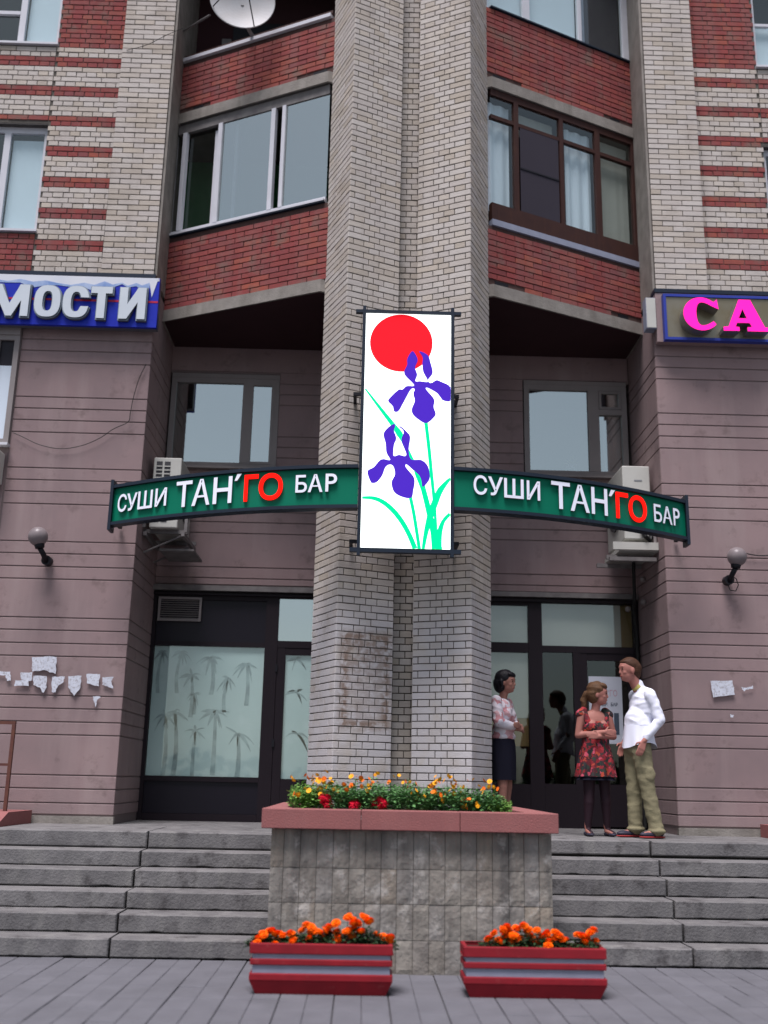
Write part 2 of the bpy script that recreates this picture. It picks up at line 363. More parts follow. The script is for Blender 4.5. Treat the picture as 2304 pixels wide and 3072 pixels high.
# side parapets of the stairs
for s, xi, lab in ((-1, -3.465, 'low stair parapet with sloping pink coping under the brown handrail'), (1, 4.30, 'low stair parapet with pink coping at the bare end of the stairs')):
    pr = empty('stair_parapet', (xi + s * .17, 10.2, 0), lab, 'parapet')
    xo = xi + s * .34; prof = [(8.55, 0), (11.44, 0), (11.44, .86), (10.75, .86), (8.55, .08)]
    m_ = MB(); n = len(prof)
    x0, x1 = xi + s * .03, xo - s * .03
    m_.face([(x0, y, z) for y, z in prof]); m_.face([(x1, y, z) for y, z in prof[::-1]])
    for i in range(n): j = (i + 1) % n; m_.face([(x0, *prof[i]), (x1, *prof[i]), (x1, *prof[j]), (x0, *prof[j])])
    m_.build('parapet_wall', M['concrete'], pr)
    m_ = MB()
    q = [(11.44, .863), (10.75, .863), (8.5, .065), (8.5, .21), (10.68, 1.01), (11.44, 1.01)]
    m_.face([(xi, y, z) for y, z in q]); m_.face([(xo, y, z) for y, z in q[::-1]])
    for i in range(len(q)): j = (i + 1) % len(q); m_.face([(xi, *q[i]), (xo, *q[i]), (xo, *q[j]), (xi, *q[j])])
    m_.build('coping', M['pink'], pr)
hr = empty('handrail', (-3.7, 10.9, 1.0), 'brown metal handrail standing on the pink coping of the stair parapet', 'handrail')
pp = [Vector((-3.59, 10.95, 1.0)), Vector((-3.59, 10.95, 1.86))]
MB().box(-3.607, -3.573, 10.933, 10.967, 1.01, 1.87).build('post', M['rust'], hr)
MB().box(-4.9, -4.866, 10.933, 10.967, .86, 1.87).build('post', M['rust'], hr)
def slant(b, y0, z0, y1, z1, h): b.hexa([(-3.607, y0, z0), (-3.573, y0, z0), (-3.573, y1, z1), (-3.607, y1, z1), (-3.607, y0, z0 + h), (-3.573, y0, z0 + h), (-3.573, y1, z1 + h), (-3.607, y1, z1 + h)])
MB().box(-4.9, -3.573, 10.933, 10.967, 1.872, 1.905).build('top_rail', M['rust'], hr)
MB().box(-4.9, -3.609, 10.938, 10.962, 1.455, 1.48).build('mid_rail', M['rust'], hr)
# ---------------------------------------------------------------- apartment building
BL = empty('apartment_building', (XC, 12, ZL), 'apartment building of striped pale and red brick with angled balconies over a rendered ground floor', 'building')
GR = [6.415, 6.27, 6.12, 5.683, 5.54, 5.395, 5.245, 4.81, 4.665, 4.525, 4.38, 3.94, 3.80, 3.65, 3.507, 3.07, 2.93, 2.785, 2.642, 2.215, 2.075, 1.933, 1.795, 1.372, 1.232, 1.085, .965]
LV = [7.16] + GR; GP = .0065
BANDS = [(LV[i + 1] + GP, LV[i] - GP) for i in range(len(LV) - 1)]
def X(r, s): return XC + s * r
for s in (-1, 1):
    wl_ = bx('wing_wall', M['stucco_joint'], BL, *sorted((X(3.042, s), X(8.5, s))), 11.512, 13.2, ZL - .2, 7.17)
    for z0, z1 in BANDS:
        a, b = sorted((X(3.03, s), X(4.58, s) if s < 0 else X(8.5, s)))
        f = lambda u, d, z: (u, 11.525 - d, z)
        MB().frus(a, b, .013, .025, z0, z1, .004, f).build('render_band', M['stucco'], wl_)
        g = lambda u, d, z: (X(3.055, s) - s * d, 11.525 + u, z)
        MB().frus(0, 1.225, .013, .025, z0, z1, .004, g, flip=s > 0).build('render_band', M['stucco'], wl_)
    a, b = sorted((X(3.02, s), X(8.5, s) if s > 0 else X(4.58, s)))
    bx('plinth', M['concrete'], wl_, a, b, 11.47, 11.53, ZL - .1, .953)
    if s < 0:   # the plain strip beside and below the near window, set a little back
        bx('render_panel', M['stucco'], wl_, X(6.2, s), X(4.60, s), 11.503, 11.5115, ZL, 4.98)
        bx('render_panel', M['stucco'], wl_, X(8.5, s), X(6.2, s), 11.503, 11.5115, ZL, 7.15)
        bx('render_panel', M['stucco'], wl_, X(6.2, s), X(4.60, s), 11.503, 11.5115, 6.53, 7.15)
# recess wall
rw = MB()
rw.box(X(3.03, -1), X(3.03, 1), 12.762, 13.1, 6.55, 7.0); rw.box(X(3.03, -1), X(3.03, 1), 12.762, 13.1, 3.70, 5.25)
rw.box(-1.19, 2.03, 12.762, 13.1, 5.251, 6.549); rw.box(.25, .75, 12.762, 13.1, ZL, 3.699)
rw = rw.build('recess_wall', M['stucco_joint'], BL)
f = lambda u, d, z: (u, 12.775 - d, z)
for z0, z1 in BANDS:
    if z1 < 3.7: continue
    segs = [(X(3.055, -1) + .025, X(3.055, 1) - .025, z0, z1)]
    if z0 > 5.25 and z1 < 6.5 or (z0 < 5.25 < z1) or (z0 < 6.55 < z1):
        segs = []
        if z1 > 6.56: segs.append((-2.63, 3.43, max(z0, 6.575), z1))
        lo, hi = max(z0, 5.24), min(z1, 6.573)
        segs.append((-1.185, 2.025, lo, hi))
        if z0 < 5.23: segs.append((-2.63, 3.43, z0, 5.23))
    for a, b, c, d in segs:
        if d - c < .03: continue
        c = max(c, 3.72)
        MB().frus(a, b, .013, .025, c, d, .004, f).build('render_band', M['stucco'], rw)
# windows on the recess wall
def frame_rects(x0, x1, z0, z1, w, y, d, m, name, parent, bars=()):
    b = MB(); e = .0015
    b.box(x0, x0 + w, y, y + d, z0, z1); b.box(x1 - w, x1, y, y + d, z0, z1)
    b.box(x0 + w, x1 - w, y + e, y + d - e, z1 - w, z1); b.box(x0 + w, x1 - w, y + e, y + d - e, z0, z0 + w)
    for q in bars: b.box(*q[:2], y - .003, y + d - .003, *q[2:])
    return b.build(name, m, parent)
def room(x0, x1, z0, z1, y0, dep, parent, m=None):
    b = MB(); t = .02
    b.face([(x0, y0 + dep, z0), (x1, y0 + dep, z0), (x1, y0 + dep, z1), (x0, y0 + dep, z1)])
    b.face([(x0, y0, z0), (x0, y0 + dep, z0), (x0, y0 + dep, z1), (x0, y0, z1)]); b.face([(x1, y0, z0), (x1, y0 + dep, z0), (x1, y0 + dep, z1), (x1, y0, z1)])
    b.face([(x0, y0, z0), (x1, y0, z0), (x1, y0 + dep, z0), (x0, y0 + dep, z0)]); b.face([(x0, y0, z1), (x1, y0, z1), (x1, y0 + dep, z1), (x0, y0 + dep, z1)])
    return b.build('interior', m or M['room'], parent)
def pane(m, x0, x1, z0, z1, y, parent, name='pane', tilt=0.):
    return bx(name, m, parent, x0, x1, y, y + .006, z0, z1)
def pleats(x0, x1, z0, z1, y, parent, m, amp=.018, per=.11, name='curtain'):
    b = MB(); b.sm = True; n = max(8, int((x1 - x0) / .018)); ph = random.random() * 6
    pts = [(x0 + (x1 - x0) * i / n, y + amp * math.sin(ph + 2 * math.pi * (x1 - x0) * i / n / per + .8 * math.sin(i * .23))) for i in range(n + 1)]
    for i in range(n): b.face([(pts[i][0], pts[i][1], z0), (pts[i + 1][0], pts[i + 1][1], z0), (pts[i + 1][0], pts[i + 1][1], z1), (pts[i][0], pts[i][1], z1)])
    return b.build(name, m, parent)
w = bx('window', M['pvc'], BL, -2.60, -1.185, 12.735, 12.79, 6.475, 6.535)
frame_rects(-2.60, -1.185, 5.25, 6.475, .065, 12.74, .06, M['pvc'], 'window_frame', w, [(-1.66, -1.56, 5.315, 6.41)])
frame_rects(-1.56, -1.25, 5.30, 6.42, .035, 12.735, .04, M['pvc'], 'sash', w)
pane(M['glass_sky'], -2.535, -1.66, 5.31, 6.41, 12.775, w); pane(M['glass_sky'], -1.525, -1.285, 5.335, 6.385, 12.765, w)
room(-2.6, -1.2, 5.25, 6.5, 12.80, .9, w); bx('sill', M['pvc'], w, -2.64, -1.15, 12.66, 12.74, 5.215, 5.243)
w = bx('window', M['pvc'], BL, 2.04, 3.40, 12.735, 12.79, 6.505, 6.56)
frame_rects(2.04, 3.40, 5.25, 6.505, .07, 12.74, .06, M['pvc'], 'window_frame', w, [(2.885, 3.03, 5.32, 6.435), (3.03, 3.33, 6.10, 6.175)])
frame_rects(3.035, 3.325, 6.18, 6.43, .03, 12.735, .035, M['pvc'], 'vent_sash', w)
pane(M['glass_sky'], 2.11, 2.885, 5.32, 6.435, 12.775, w); pane(M['glass_sky'], 3.03, 3.33, 5.32, 6.10, 12.775, w); pane(M['glass_sky'], 3.065, 3.295, 6.21, 6.40, 12.765, w)
room(2.05, 3.39, 5.25, 6.5, 12.80, .9, w); bx('sill', M['pvc'], w, 2.0, 3.42, 12.66, 12.74, 5.215, 5.243)
pleats(3.1, 3.32, 5.33, 6.08, 12.86, w, M['curtain']); 
fp = empty('potted_plant', (2.66, 12.88, 5.33), 'pale green pot plant standing inside the upper window above the AC unit', 'plant')
MB().tube([(2.68, 12.86, 5.325), (2.68, 12.86, 5.44)], .05, 12, .065).build('pot', M['paper'], fp)
b = MB()
mp_ = mat('houseplant_leaf', (.30, .36, .12), .6, rnd=.3)
for i in range(40):
    a = random.random() * 6.28; e_ = random.uniform(.2, 1.4); c = Vector((2.68, 12.86, 5.44)); d = Vector((math.cos(a) * math.cos(e_), math.sin(a) * math.cos(e_) * .6, math.sin(e_)))
    p1 = c + d * .13; sd_ = d.cross(Vector((0, 0, 1))).normalized() * .02
    b.face([c, c + d * .07 + sd_, p1, c + d * .07 - sd_], random.random())
tag(b.build('foliage', mp_, fp), kind='stuff')
# ---- shop fronts under the recess
sf = bx('shopfront', M['dark_frame'], BL, -2.63, .24, 12.74, 12.80, 3.60, 3.62)
D = M['dark_frame']; Y0 = 12.74
bx('lintel', M['bracket'], sf, -2.628, .24, 12.66, 12.738, 3.625, 3.69); bx('lintel', D, sf, -2.628, .24, 12.70, 12.79, 3.575, 3.598)
for q in ((-2.63, -2.575, ZL, 3.573), (-1.215, -1.06, ZL, 3.573), (.16, .24, ZL, 3.573)): bx('post', D, sf, q[0], q[1], Y0, Y0 + .08, q[2], q[3])
for q in ((-2.573, -1.217, 2.945, 3.0), (-2.573, -1.217, 3.52, 3.573), (-2.573, -1.217, 1.33, 1.385), (-2.573, -1.217, ZL, .96), (-1.058, .158, 2.945, 3.03), (-1.058, .158, 3.56, 3.573)):
    bx('rail', D, sf, q[0], q[1], Y0 + .004, Y0 + .076, q[2], q[3])
bx('kick_panel', M['pane_dark'], sf, -2.573, -1.217, Y0 + .03, Y0 + .05, .962, 1.328)
bx('transom_panel', M['pane_dark'], sf, -2.573, -1.217, Y0 + .03, Y0 + .05, 3.002, 3.518)
# louvre grille
lg = frame_rects(-2.555, -2.02, 3.245, 3.545, .028, Y0 - .02, .03, M['pvc'], 'louvre_grille', sf)
for i in range(9):
    z = 3.275 + i * .0275
    b = MB(); b.hexa([(-2.525, Y0 - .012, z), (-2.05, Y0 - .012, z), (-2.05, Y0 + .012, z + .012), (-2.525, Y0 + .012, z + .012), (-2.525, Y0 - .012, z + .005), (-2.05, Y0 - .012, z + .005), (-2.05, Y0 + .012, z + .017), (-2.525, Y0 + .012, z + .017)])
    b.build('louvre_blade', M['pvc'], sf)
pane(M['glass'], -2.573, -1.217, 1.387, 2.943, Y0 + .03, sf)
bx('window_film', M['film'], sf, -2.57, -1.22, Y0 + .045, Y0 + .05, 1.39, 2.94)
pane(M['glass_sky'], -1.056, .156, 3.032, 3.558, Y0 + .03, sf); 
bx('blind', M['blind_tan'], sf, -1.05, .15, Y0 + .14, Y0 + .15, 3.0, 3.57)
room(-2.6, .2, .9, 3.58, Y0 + .16, .5, sf)
dr = bx('door', D, BL, -1.055, -.955, Y0 + .006, Y0 + .06, .90, 2.94)
bx('door_rail', D, dr, -.953, .155, Y0 + .01, Y0 + .055, 2.86, 2.94); bx('door_rail', D, dr, -.953, .155, Y0 + .01, Y0 + .055, .90, 1.375)
pane(M['glass'], -.953, .155, 1.377, 2.858, Y0 + .03, dr); bx('window_film', M['film'], dr, -.952, .154, Y0 + .043, Y0 + .048, 1.38, 2.855)
for z in (2.65, 1.75): bx('hinge', M['black'], dr, -1.075, -1.045, Y0 - .012, Y0 + .005, z, z + .09)
# palm silhouettes printed on the film
def palm(u, v, h, sc, parent, x0=-2.565, x1=-1.225):
    c = P(u, v, Y0 + .04); b = MB(); yy = Y0 + .0435; zb = 1.395
    tw = .014 * sc + .008; bend = random.uniform(-.05, .05)
    zt = c.z; zl_ = max(zb, zt - h); n = 6; pl = []
    for i in range(n + 1):
        t = i / n; pl.append((c.x + bend * math.sin(t * 2.5), zt + (zl_ - zt) * t, tw * (.7 + .6 * t)))
    for i in range(n):
        a, d = pl[i], pl[i + 1]; b.face([(a[0] - a[2], yy, a[1]), (d[0] - d[2], yy, d[1]), (d[0] + d[2], yy, d[1]), (a[0] + a[2], yy, a[1])])
    NF = random.randint(7, 12)
    for k in range(NF):
        a = R(-75 + k * 330 / NF + random.uniform(-22, 22)); L_ = .15 * sc * random.uniform(.55, 1.3); p = Vector((c.x, c.z)); w0 = .013 * sc * random.uniform(.6, 1.5)
        dx, dz = math.cos(a), math.sin(a) * .75; drop = .09 * sc * random.uniform(.2, 1.6); pr_ = []
        for i in range(6):
            t = i / 5; pr_.append((p.x + dx * L_ * t, p.y + dz * L_ * t - drop * t * t, w0 * math.sin(.35 + 2.7 * t) + .002))
        for i in range(5):
            A, B_ = pr_[i], pr_[i + 1]; nx, nz = -dz, dx; l = math.hypot(nx, nz) + 1e-6; nx /= l; nz /= l
            b.face([(A[0] - nx * A[2], yy - .0005 * (k % 3), A[1] - nz * A[2]), (B_[0] - nx * B_[2], yy - .0005 * (k % 3), B_[1] - nz * B_[2]), (B_[0] + nx * B_[2], yy - .0005 * (k % 3), B_[1] + nz * B_[2]), (A[0] + nx * A[2], yy - .0005 * (k % 3), A[1] + nz * A[2])])
    b.v = [(min(max(v_[0], x0), x1), v_[1], min(max(v_[2], zb), 2.93)) for v_ in b.v]
    b.build('palm_print', M['palm'], parent)
K3 = 2.9625
for x, y, h, s_ in ((260, 640, .5, .7), (430, 640, .5, .7), (690, 690, .45, 1), (1010, 750, .5, .95), (520, 850, .5, .9), (840, 880, .4, .8), (280, 1200, .75, .95), (370, 1180, .85, 1.15), (730, 1170, .75, 1.1), (550, 1340, .6, .8), (930, 1370, .6, 1.1), (540, 1010, .25, .7)):
    palm(400 + x / K3, 1740 + y / K3, h, s_, sf)
for x, y, h, s_ in ((1450, 700, .3, .8), (1450, 1000, .45, .9), (1455, 1370, .6, 1)):
    palm(400 + x / K3, 1740 + y / K3, h, s_, dr, -.95, .15)
# entrance on the other side
se = bx('shopfront', D, BL, .76, 3.43, 12.74, 12.80, 3.62, 3.64)
bx('lintel', M['bracket'], se, .76, 3.425, 12.66, 12.738, 3.64, 3.70); bx('lintel', D, se, .76, 3.425, 12.70, 12.79, 3.585, 3.618)
for q in ((.76, .84, ZL, 3.583), (2.05, 2.22, ZL, 3.583), (3.37, 3.428, ZL, 3.583)): bx('post', D, se, q[0], q[1], Y0, Y0 + .08, q[2], q[3])
for q in ((.842, 2.048, 2.955, 3.075), (.842, 2.048, 3.54, 3.583), (2.222, 3.368, 2.965, 3.045), (.842, 2.048, ZL, 1.375), (2.222, 2.60, ZL, 1.385)):
    bx('rail', D, se, q[0], q[1], Y0 + .004, Y0 + .076, q[2], q[3])
bx('post', D, se, 2.60, 2.69, Y0 + .002, Y0 + .078, ZL, 2.963)
pane(M['glass'], .842, 2.048, 1.377, 2.953, Y0 + .03, se); pane(M['glass'], .842, 2.048, 3.077, 3.538, Y0 + .03, se)
pane(M['glass'], 2.222, 3.368, 3.047, 3.581, Y0 + .03, se); pane(M['glass_dark'], 2.222, 2.598, 1.387, 2.963, Y0 + .03, se)
bx('blind', M['blind_tan'], se, .85, 2.045, Y0 + .07, Y0 + .08, 2.16, 2.95); bx('blind', M['blind_brown'], se, .85, 2.045, Y0 + .072, Y0 + .082, 1.82, 2.157)
bx('blind', M['blind_tan'], se, .85, 2.045, Y0 + .07, Y0 + .08, 3.08, 3.55)
bx('blind', M['blind_tan'], se, 2.225, 3.225, Y0 + .07, Y0 + .08, 3.05, 3.58); bx('blind', M['blind_brown'], se, 3.228, 3.366, Y0 + .072, Y0 + .082, 3.05, 3.58)
room(.85, 3.36, .9, 3.58, Y0 + .3, 2.2, se)
dr = bx('door', D, BL, 2.692, 2.775, Y0 + .012, Y0 + .066, .90, 2.963)
bx('door_rail', D, dr, 2.777, 3.366, Y0 + .014, Y0 + .064, 2.875, 2.963); bx('door_rail', D, dr, 2.777, 3.366, Y0 + .014, Y0 + .064, .90, 1.39); bx('door_stile', D, dr, 3.275, 3.366, Y0 + .014, Y0 + .064, 1.391, 2.874)
pane(M['glass_dark'], 2.777, 3.273, 1.392, 2.873, Y0 + .036, dr)
MB().tube([(3.30, Y0 - .03, 1.7), (3.30, Y0 - .03, 2.1)], .012, 8).build('handle', M['steel'], dr)
ps = empty('poster', (2.99, Y0 + .03, 2.3), 'white poster with faded red and dark print taped inside the door behind the man', 'poster')
bx('sheet', M['poster'], ps, 2.79, 3.20, Y0 + .030, Y0 + .033, 1.87, 2.68)
def text(body, m, parent, x0, x1, z0, z1, y, depth, bold=.0, fn=None, name='letter', side=None, shear=0., bev=0.):
    c = bpy.data.curves.new('t', 'FONT'); c.body = body; c.size = 1; c.extrude = .05; c.offset = bold; c.shear = shear; c.resolution_u = 4
    o = bpy.data.objects.new('t', c); COL.objects.link(o); dg = bpy.context.evaluated_depsgraph_get()
    me = bpy.data.meshes.new_from_object(o.evaluated_get(dg)); bpy.data.objects.remove(o); bpy.data.curves.remove(c)
    xs = [v.co.x for v in me.vertices]; ys = [v.co.y for v in me.vertices]; a0, a1, b0_, b1 = min(xs), max(xs), min(ys), max(ys)
    for v in me.vertices:
        x = x0 + (v.co.x - a0) / (a1 - a0) * (x1 - x0); z = z0 + (v.co.y - b0_) / (b1 - b0_) * (z1 - z0); d = depth if v.co.z > 0 else 0.
        v.co = fn(x, d, z) if fn else (x, y - d, z)
    me.name = name
    o = link(name, me, [m, side] if side else m, parent)
    if side:
        for p in me.polygons:
            p.material_index = 0 if abs(p.normal.y) > .75 else 1
    return o
text('ТАН´ГО', M['print_pink'], ps, 2.86, 3.14, 2.44, 2.52, Y0 + .029, .001, .01, name='print')
text('СУШИ   БАР', M['print_dark'], ps, 2.88, 3.14, 2.32, 2.365, Y0 + .029, .001, .02, name='print')
text('1234', M['print_dark'], ps, 3.10, 3.15, 1.98, 2.25, Y0 + .029, .001, .02, name='print') if 0 else bx('print', M['print_dark'], ps, 3.09, 3.15, Y0 + .0275, Y0 + .029, 1.98, 2.24)
# ---- brickwork
CH, BH = .0730, .0625
def courses(out, fn, u0, u1, z0, n, pats, key, flip=False, proud=.012, skip=None, base=0):
    W = u1 - u0
    for k in range(n):
        pat = pats[(k + base) % len(pats)]; z = z0 + k * CH; u = u0; i = 0
        first = True
        while u < u1 - .03:
            w_ = pat[i % len(pat)] if not callable(pat) else pat(i); i += 1
            e = min(u + w_, u1)
            if e - u > .035 and not (skip and skip(u, e - .01, z)):
                c = key(u, z, k)
                if c:
                    j = random.uniform(-.0015, .0015)
                    out.setdefault(c, MB()).frus(u + .0045, e - .0045, 0, proud + random.uniform(-.003, .003), z + .005 + j, z + .005 + BH + j, .003, fn, random.random(), flip)
            u += w_
H_, S2 = .13, .26
A25 = R(25); WC = .652
# two brick columns and the narrow web between them
cand = []
zc0, zc1 = ZL, 13.2; nC = int((zc1 - zc0) / CH)
for s in (-1, 1):
    rid = Vector((.69, 10.45)); cs, sn = math.cos(A25), math.sin(A25)
    inn = rid + Vector((-cs, sn)) * WC; out_ = rid + Vector((sn, cs)) * WC; bk = inn + Vector((sn, cs)) * WC
    e = .0
    P4 = [inn, rid, out_, bk]
    cen = sum(P4, Vector((0, 0))) / 4
    q = [cen + (p - cen) * (1 - .012 / .46) for p in P4]
    b = MB(); b.hexa([(X(p.x, s), p.y, z) for z in (zc0 - .3, zc1) for p in q], 0, s < 0)
    colm = b.build('brick_column', M['mortar'], BL)
    st_ = MB()
    ctr = 0
    for (o0, dv, nv, fid) in ((rid, Vector((-cs, sn)), Vector((-sn, -cs)), 0), (rid, Vector((sn, cs)), Vector((cs, -sn)), 1)):
        for k in range(nC):
            if fid == 0: pat = [S2, H_, S2] if k % 2 == 0 else [.065, H_, H_, H_, H_, .065]
            else: pat = [H_, S2, S2] if k % 2 == 0 else [S2, S2, H_]
            u = 0.
            for w_ in pat:
                w2 = w_ * WC / .65; z = zc0 + k * CH; c = u + w2 / 2
                p = o0 + dv * c; cand.append((k, s, colm, w_, p, nv, dv, z, w2, u)); u += w2
vis = [c for c in cand if c[0] >= 4]
vis.sort(key=lambda c: c[0]); chosen = set(id(c) for c in vis[:300])
BM_ = {}
for w_ in (.065, H_, S2):
    b = MB(); w2 = w_ * WC / .65
    b.frus(-w2 / 2 + .0045, w2 / 2 - .0045, -.02, .0, .005, .005 + BH, .003, lambda u, d, z: (u, -d, z)); me = b.mesh('brick'); me.materials.append(M['column_brick']); BM_[w_] = me
stuffs = {}
for c in cand:
    k, s, colm, w_, p, nv, dv, z, w2, u = c
    n3 = Vector((s * nv.x, nv.y)); jz = random.uniform(-.0012, .0012); jd = random.uniform(-.002, .002)
    if id(c) in chosen:
        o = bpy.data.objects.new('brick', BM_[w_]); COL.objects.link(o); o.parent = colm
        o.location = (X(p.x, s) + n3.x * jd, p.y + n3.y * jd, z + jz)
        o.rotation_euler = (0, 0, math.atan2(n3.x, -n3.y))
    else:
        d3 = Vector((s * dv.x, dv.y)); pw = Vector((X(p.x, s), p.y))
        fn = lambda a, d, zz: (pw.x + d3.x * a + n3.x * d, pw.y + d3.y * a + n3.y * d, zz)
        stuffs.setdefault(s, (colm, MB()))[1].frus(-w2 / 2 + .0045, w2 / 2 - .0045, -.02, jd, z + .005 + jz, z + .005 + BH + jz, .003, fn, random.random())
for s, (colm, b) in stuffs.items(): tag(b.build('upper_brickwork', M['column_brick'], colm), kind='stuff')
yw = 10.86
web = bx('column_web', M['mortar'], BL, XC - .20, XC + .20, yw + .012, 11.35, ZL - .3, zc1)
o_ = {}
courses(o_, lambda u, d, z: (u, yw + .012 - d, z), XC - .17, XC + .17, zc0, nC, [[.07, .13, .14], [.14, .13, .07]], lambda u, z, k: 'w')
tag(o_['w'].build('web_brickwork', M['white_brick'], web), kind='stuff')
# wings: striped brick with a pale pilaster
ZB = 7.255 - .0
for s in (-1, 1):
    bw = MB(); bw.box(*sorted((X(3.06, s), X(4.58, s))), 11.55, 12.2, 7.17, 13.3)
    bw.box(*sorted((X(4.581, s), X(6.0, s))), 11.55, 12.2, 7.17, 7.86 if s < 0 else 7.86); bw.box(*sorted((X(4.581, s), X(6.0, s))), 11.55, 12.2, 9.40, 10.56); bw.box(*sorted((X(4.581, s), X(6.0, s))), 11.55, 12.2, 12.1, 13.3)
    bw.box(*sorted((X(6.001, s), X(8.5, s))), 11.55, 12.2, 7.17, 13.3); bw.box(*sorted((X(3.06, s), X(8.5, s))), 12.201, 13.2, 7.17, 13.3)
    bw = bw.build('brick_wall', M['mortar'], BL)
    zb = 7.76 - 7 * CH
    def key(u, z, k, s=s):
        q = (z - 7.62) / CH; q = round(q) % 6
        r = abs(u)
        if z > 10.52: return 'r'
        if r > 4.54 and z < 7.86: return 'r' if s < 0 else ('r' if q in (0, 1) else 'w')
        return 'r' if q in (0, 1) else 'w'
    def skip(a, b_, z):
        return (b_ > 4.59 and a < 5.98) and ((7.86 < z + .03 < 9.40) or (10.56 < z + .03 < 12.1))
    o_ = {}
    f = lambda u, d, z, s=s: (X(u, s), 11.55 - d, z)
    # the strip beside the pilaster, then everything outside the window line
    courses(o_, f, 3.705, 4.585, zb, 80, [[S2], [.07] + [H_] * 60], key, s < 0, skip=None)
    courses(o_, f, 4.585, 8.4, zb, 80, [[S2], [.07] + [H_] * 60], key, s < 0, skip=skip)
    for kk, mm in (('w', 'white_brick'), ('r', 'red_brick')): tag(o_[kk].build('pale_brickwork' if kk == 'w' else 'red_brickwork', M[mm], bw), kind='stuff')
    pl_ = bx('brick_pilaster', M['mortar'], BL, *sorted((X(3.072, s), X(3.698, s))), 11.45, 11.549, 7.26, 13.3)
    o_ = {}
    courses(o_, lambda u, d, z, s=s: (X(u, s), 11.45 - d, z), 3.06, 3.71, 7.26, 82, [[H_, S2, S2], [S2, S2, H_]], lambda u, z, k: 'w', s < 0)
    tag(o_['w'].build('pilaster_brickwork', M['white_brick'], pl_), kind='stuff')
    # plastered return beside the balconies
    bx('pilaster_return', M['concrete'], pl_, *sorted((X(3.03, s), X(3.0595, s))), 11.46, 12.9, 7.24, 13.3)
    # metal cornice strip over the sign
    bx('cornice', M['sign_frame'], bw, *sorted((X(3.02, s), X(8.5, s))), 11.36, 11.52, 7.19, 7.24)
    # windows of the wing
    for z0, z1, kind in ((7.88, 9.38, 0), (10.58, 12.1, 1)):
        xa, xb = sorted((X(4.585, s), X(5.98, s)))
        wd = bx('window', M['alu'], BL, xa, xb, 11.62, 11.68, z1 - .03, z1)
        bx('sill', M['alu'], wd, xa - .02, xb + .02, 11.50, 11.63, z0 - .03, z0)
        mid = X(5.06, s); m0, m1 = sorted((mid, X(5.14, s)))
        frame_rects(xa, xb, z0 + .002, z1 - .032, .05, 11.622, .055, M['alu'] if kind or s > 0 else M['alu'], 'window_frame', wd, [(m0, m1, z0 + .05, z1 - .08)])
        pane(M['glass'], xa + .05, m0, z0 + .05, z1 - .08, 11.65, wd); pane(M['glass'], m1, xb - .05, z0 + .05, z1 - .08, 11.65, wd)
        near = (X(4.63, s), X(5.05, s)); na, nb = sorted(near)
        if s < 0 or kind:
            bx('blind', M['blind'], wd, na, nb, 11.70, 11.71, z0, z1 - (.14 if s < 0 and not kind else (.72 if s > 0 else .0)))
        if s < 0 and kind: bx('transom_bar', M['alu'], wd, X(5.9, s), m0, 11.615, 11.66, 11.08, 11.13)
        if s > 0 and kind: bx('transom_bar', M['alu'], wd, xa + .05, m0, 11.615, 11.66, 11.27, 11.31)
        room(xa, xb, z0, z1, 11.73, .45, wd)
        lb = MB(); lb.box(xa, xb, 11.552, 11.62, z1 + .001, z1 + .03); lb.build('window_head', M['concrete_dark'], wd)
# lower window of the wing at the frame's edge
wd = bx('window', M['pvc'], BL, -5.78, -4.18, 11.44, 11.511, 6.44, 6.53)
frame_rects(-5.78, -4.18, 5.08, 6.438, .06, 11.455, .05, M['pvc'], 'window_frame', wd, [(-4.47, -4.41, 5.14, 6.378)])
bx('sill', M['alu'], wd, -5.8, -4.165, 11.40, 11.502, 5.05, 5.079)
bx('blind', M['blind'], wd, -5.73, -4.23, 11.490, 11.500, 5.12, 6.06)
bx('pane', M['pane_dark'], wd, -5.73, -4.23, 11.490, 11.500, 6.062, 6.40)
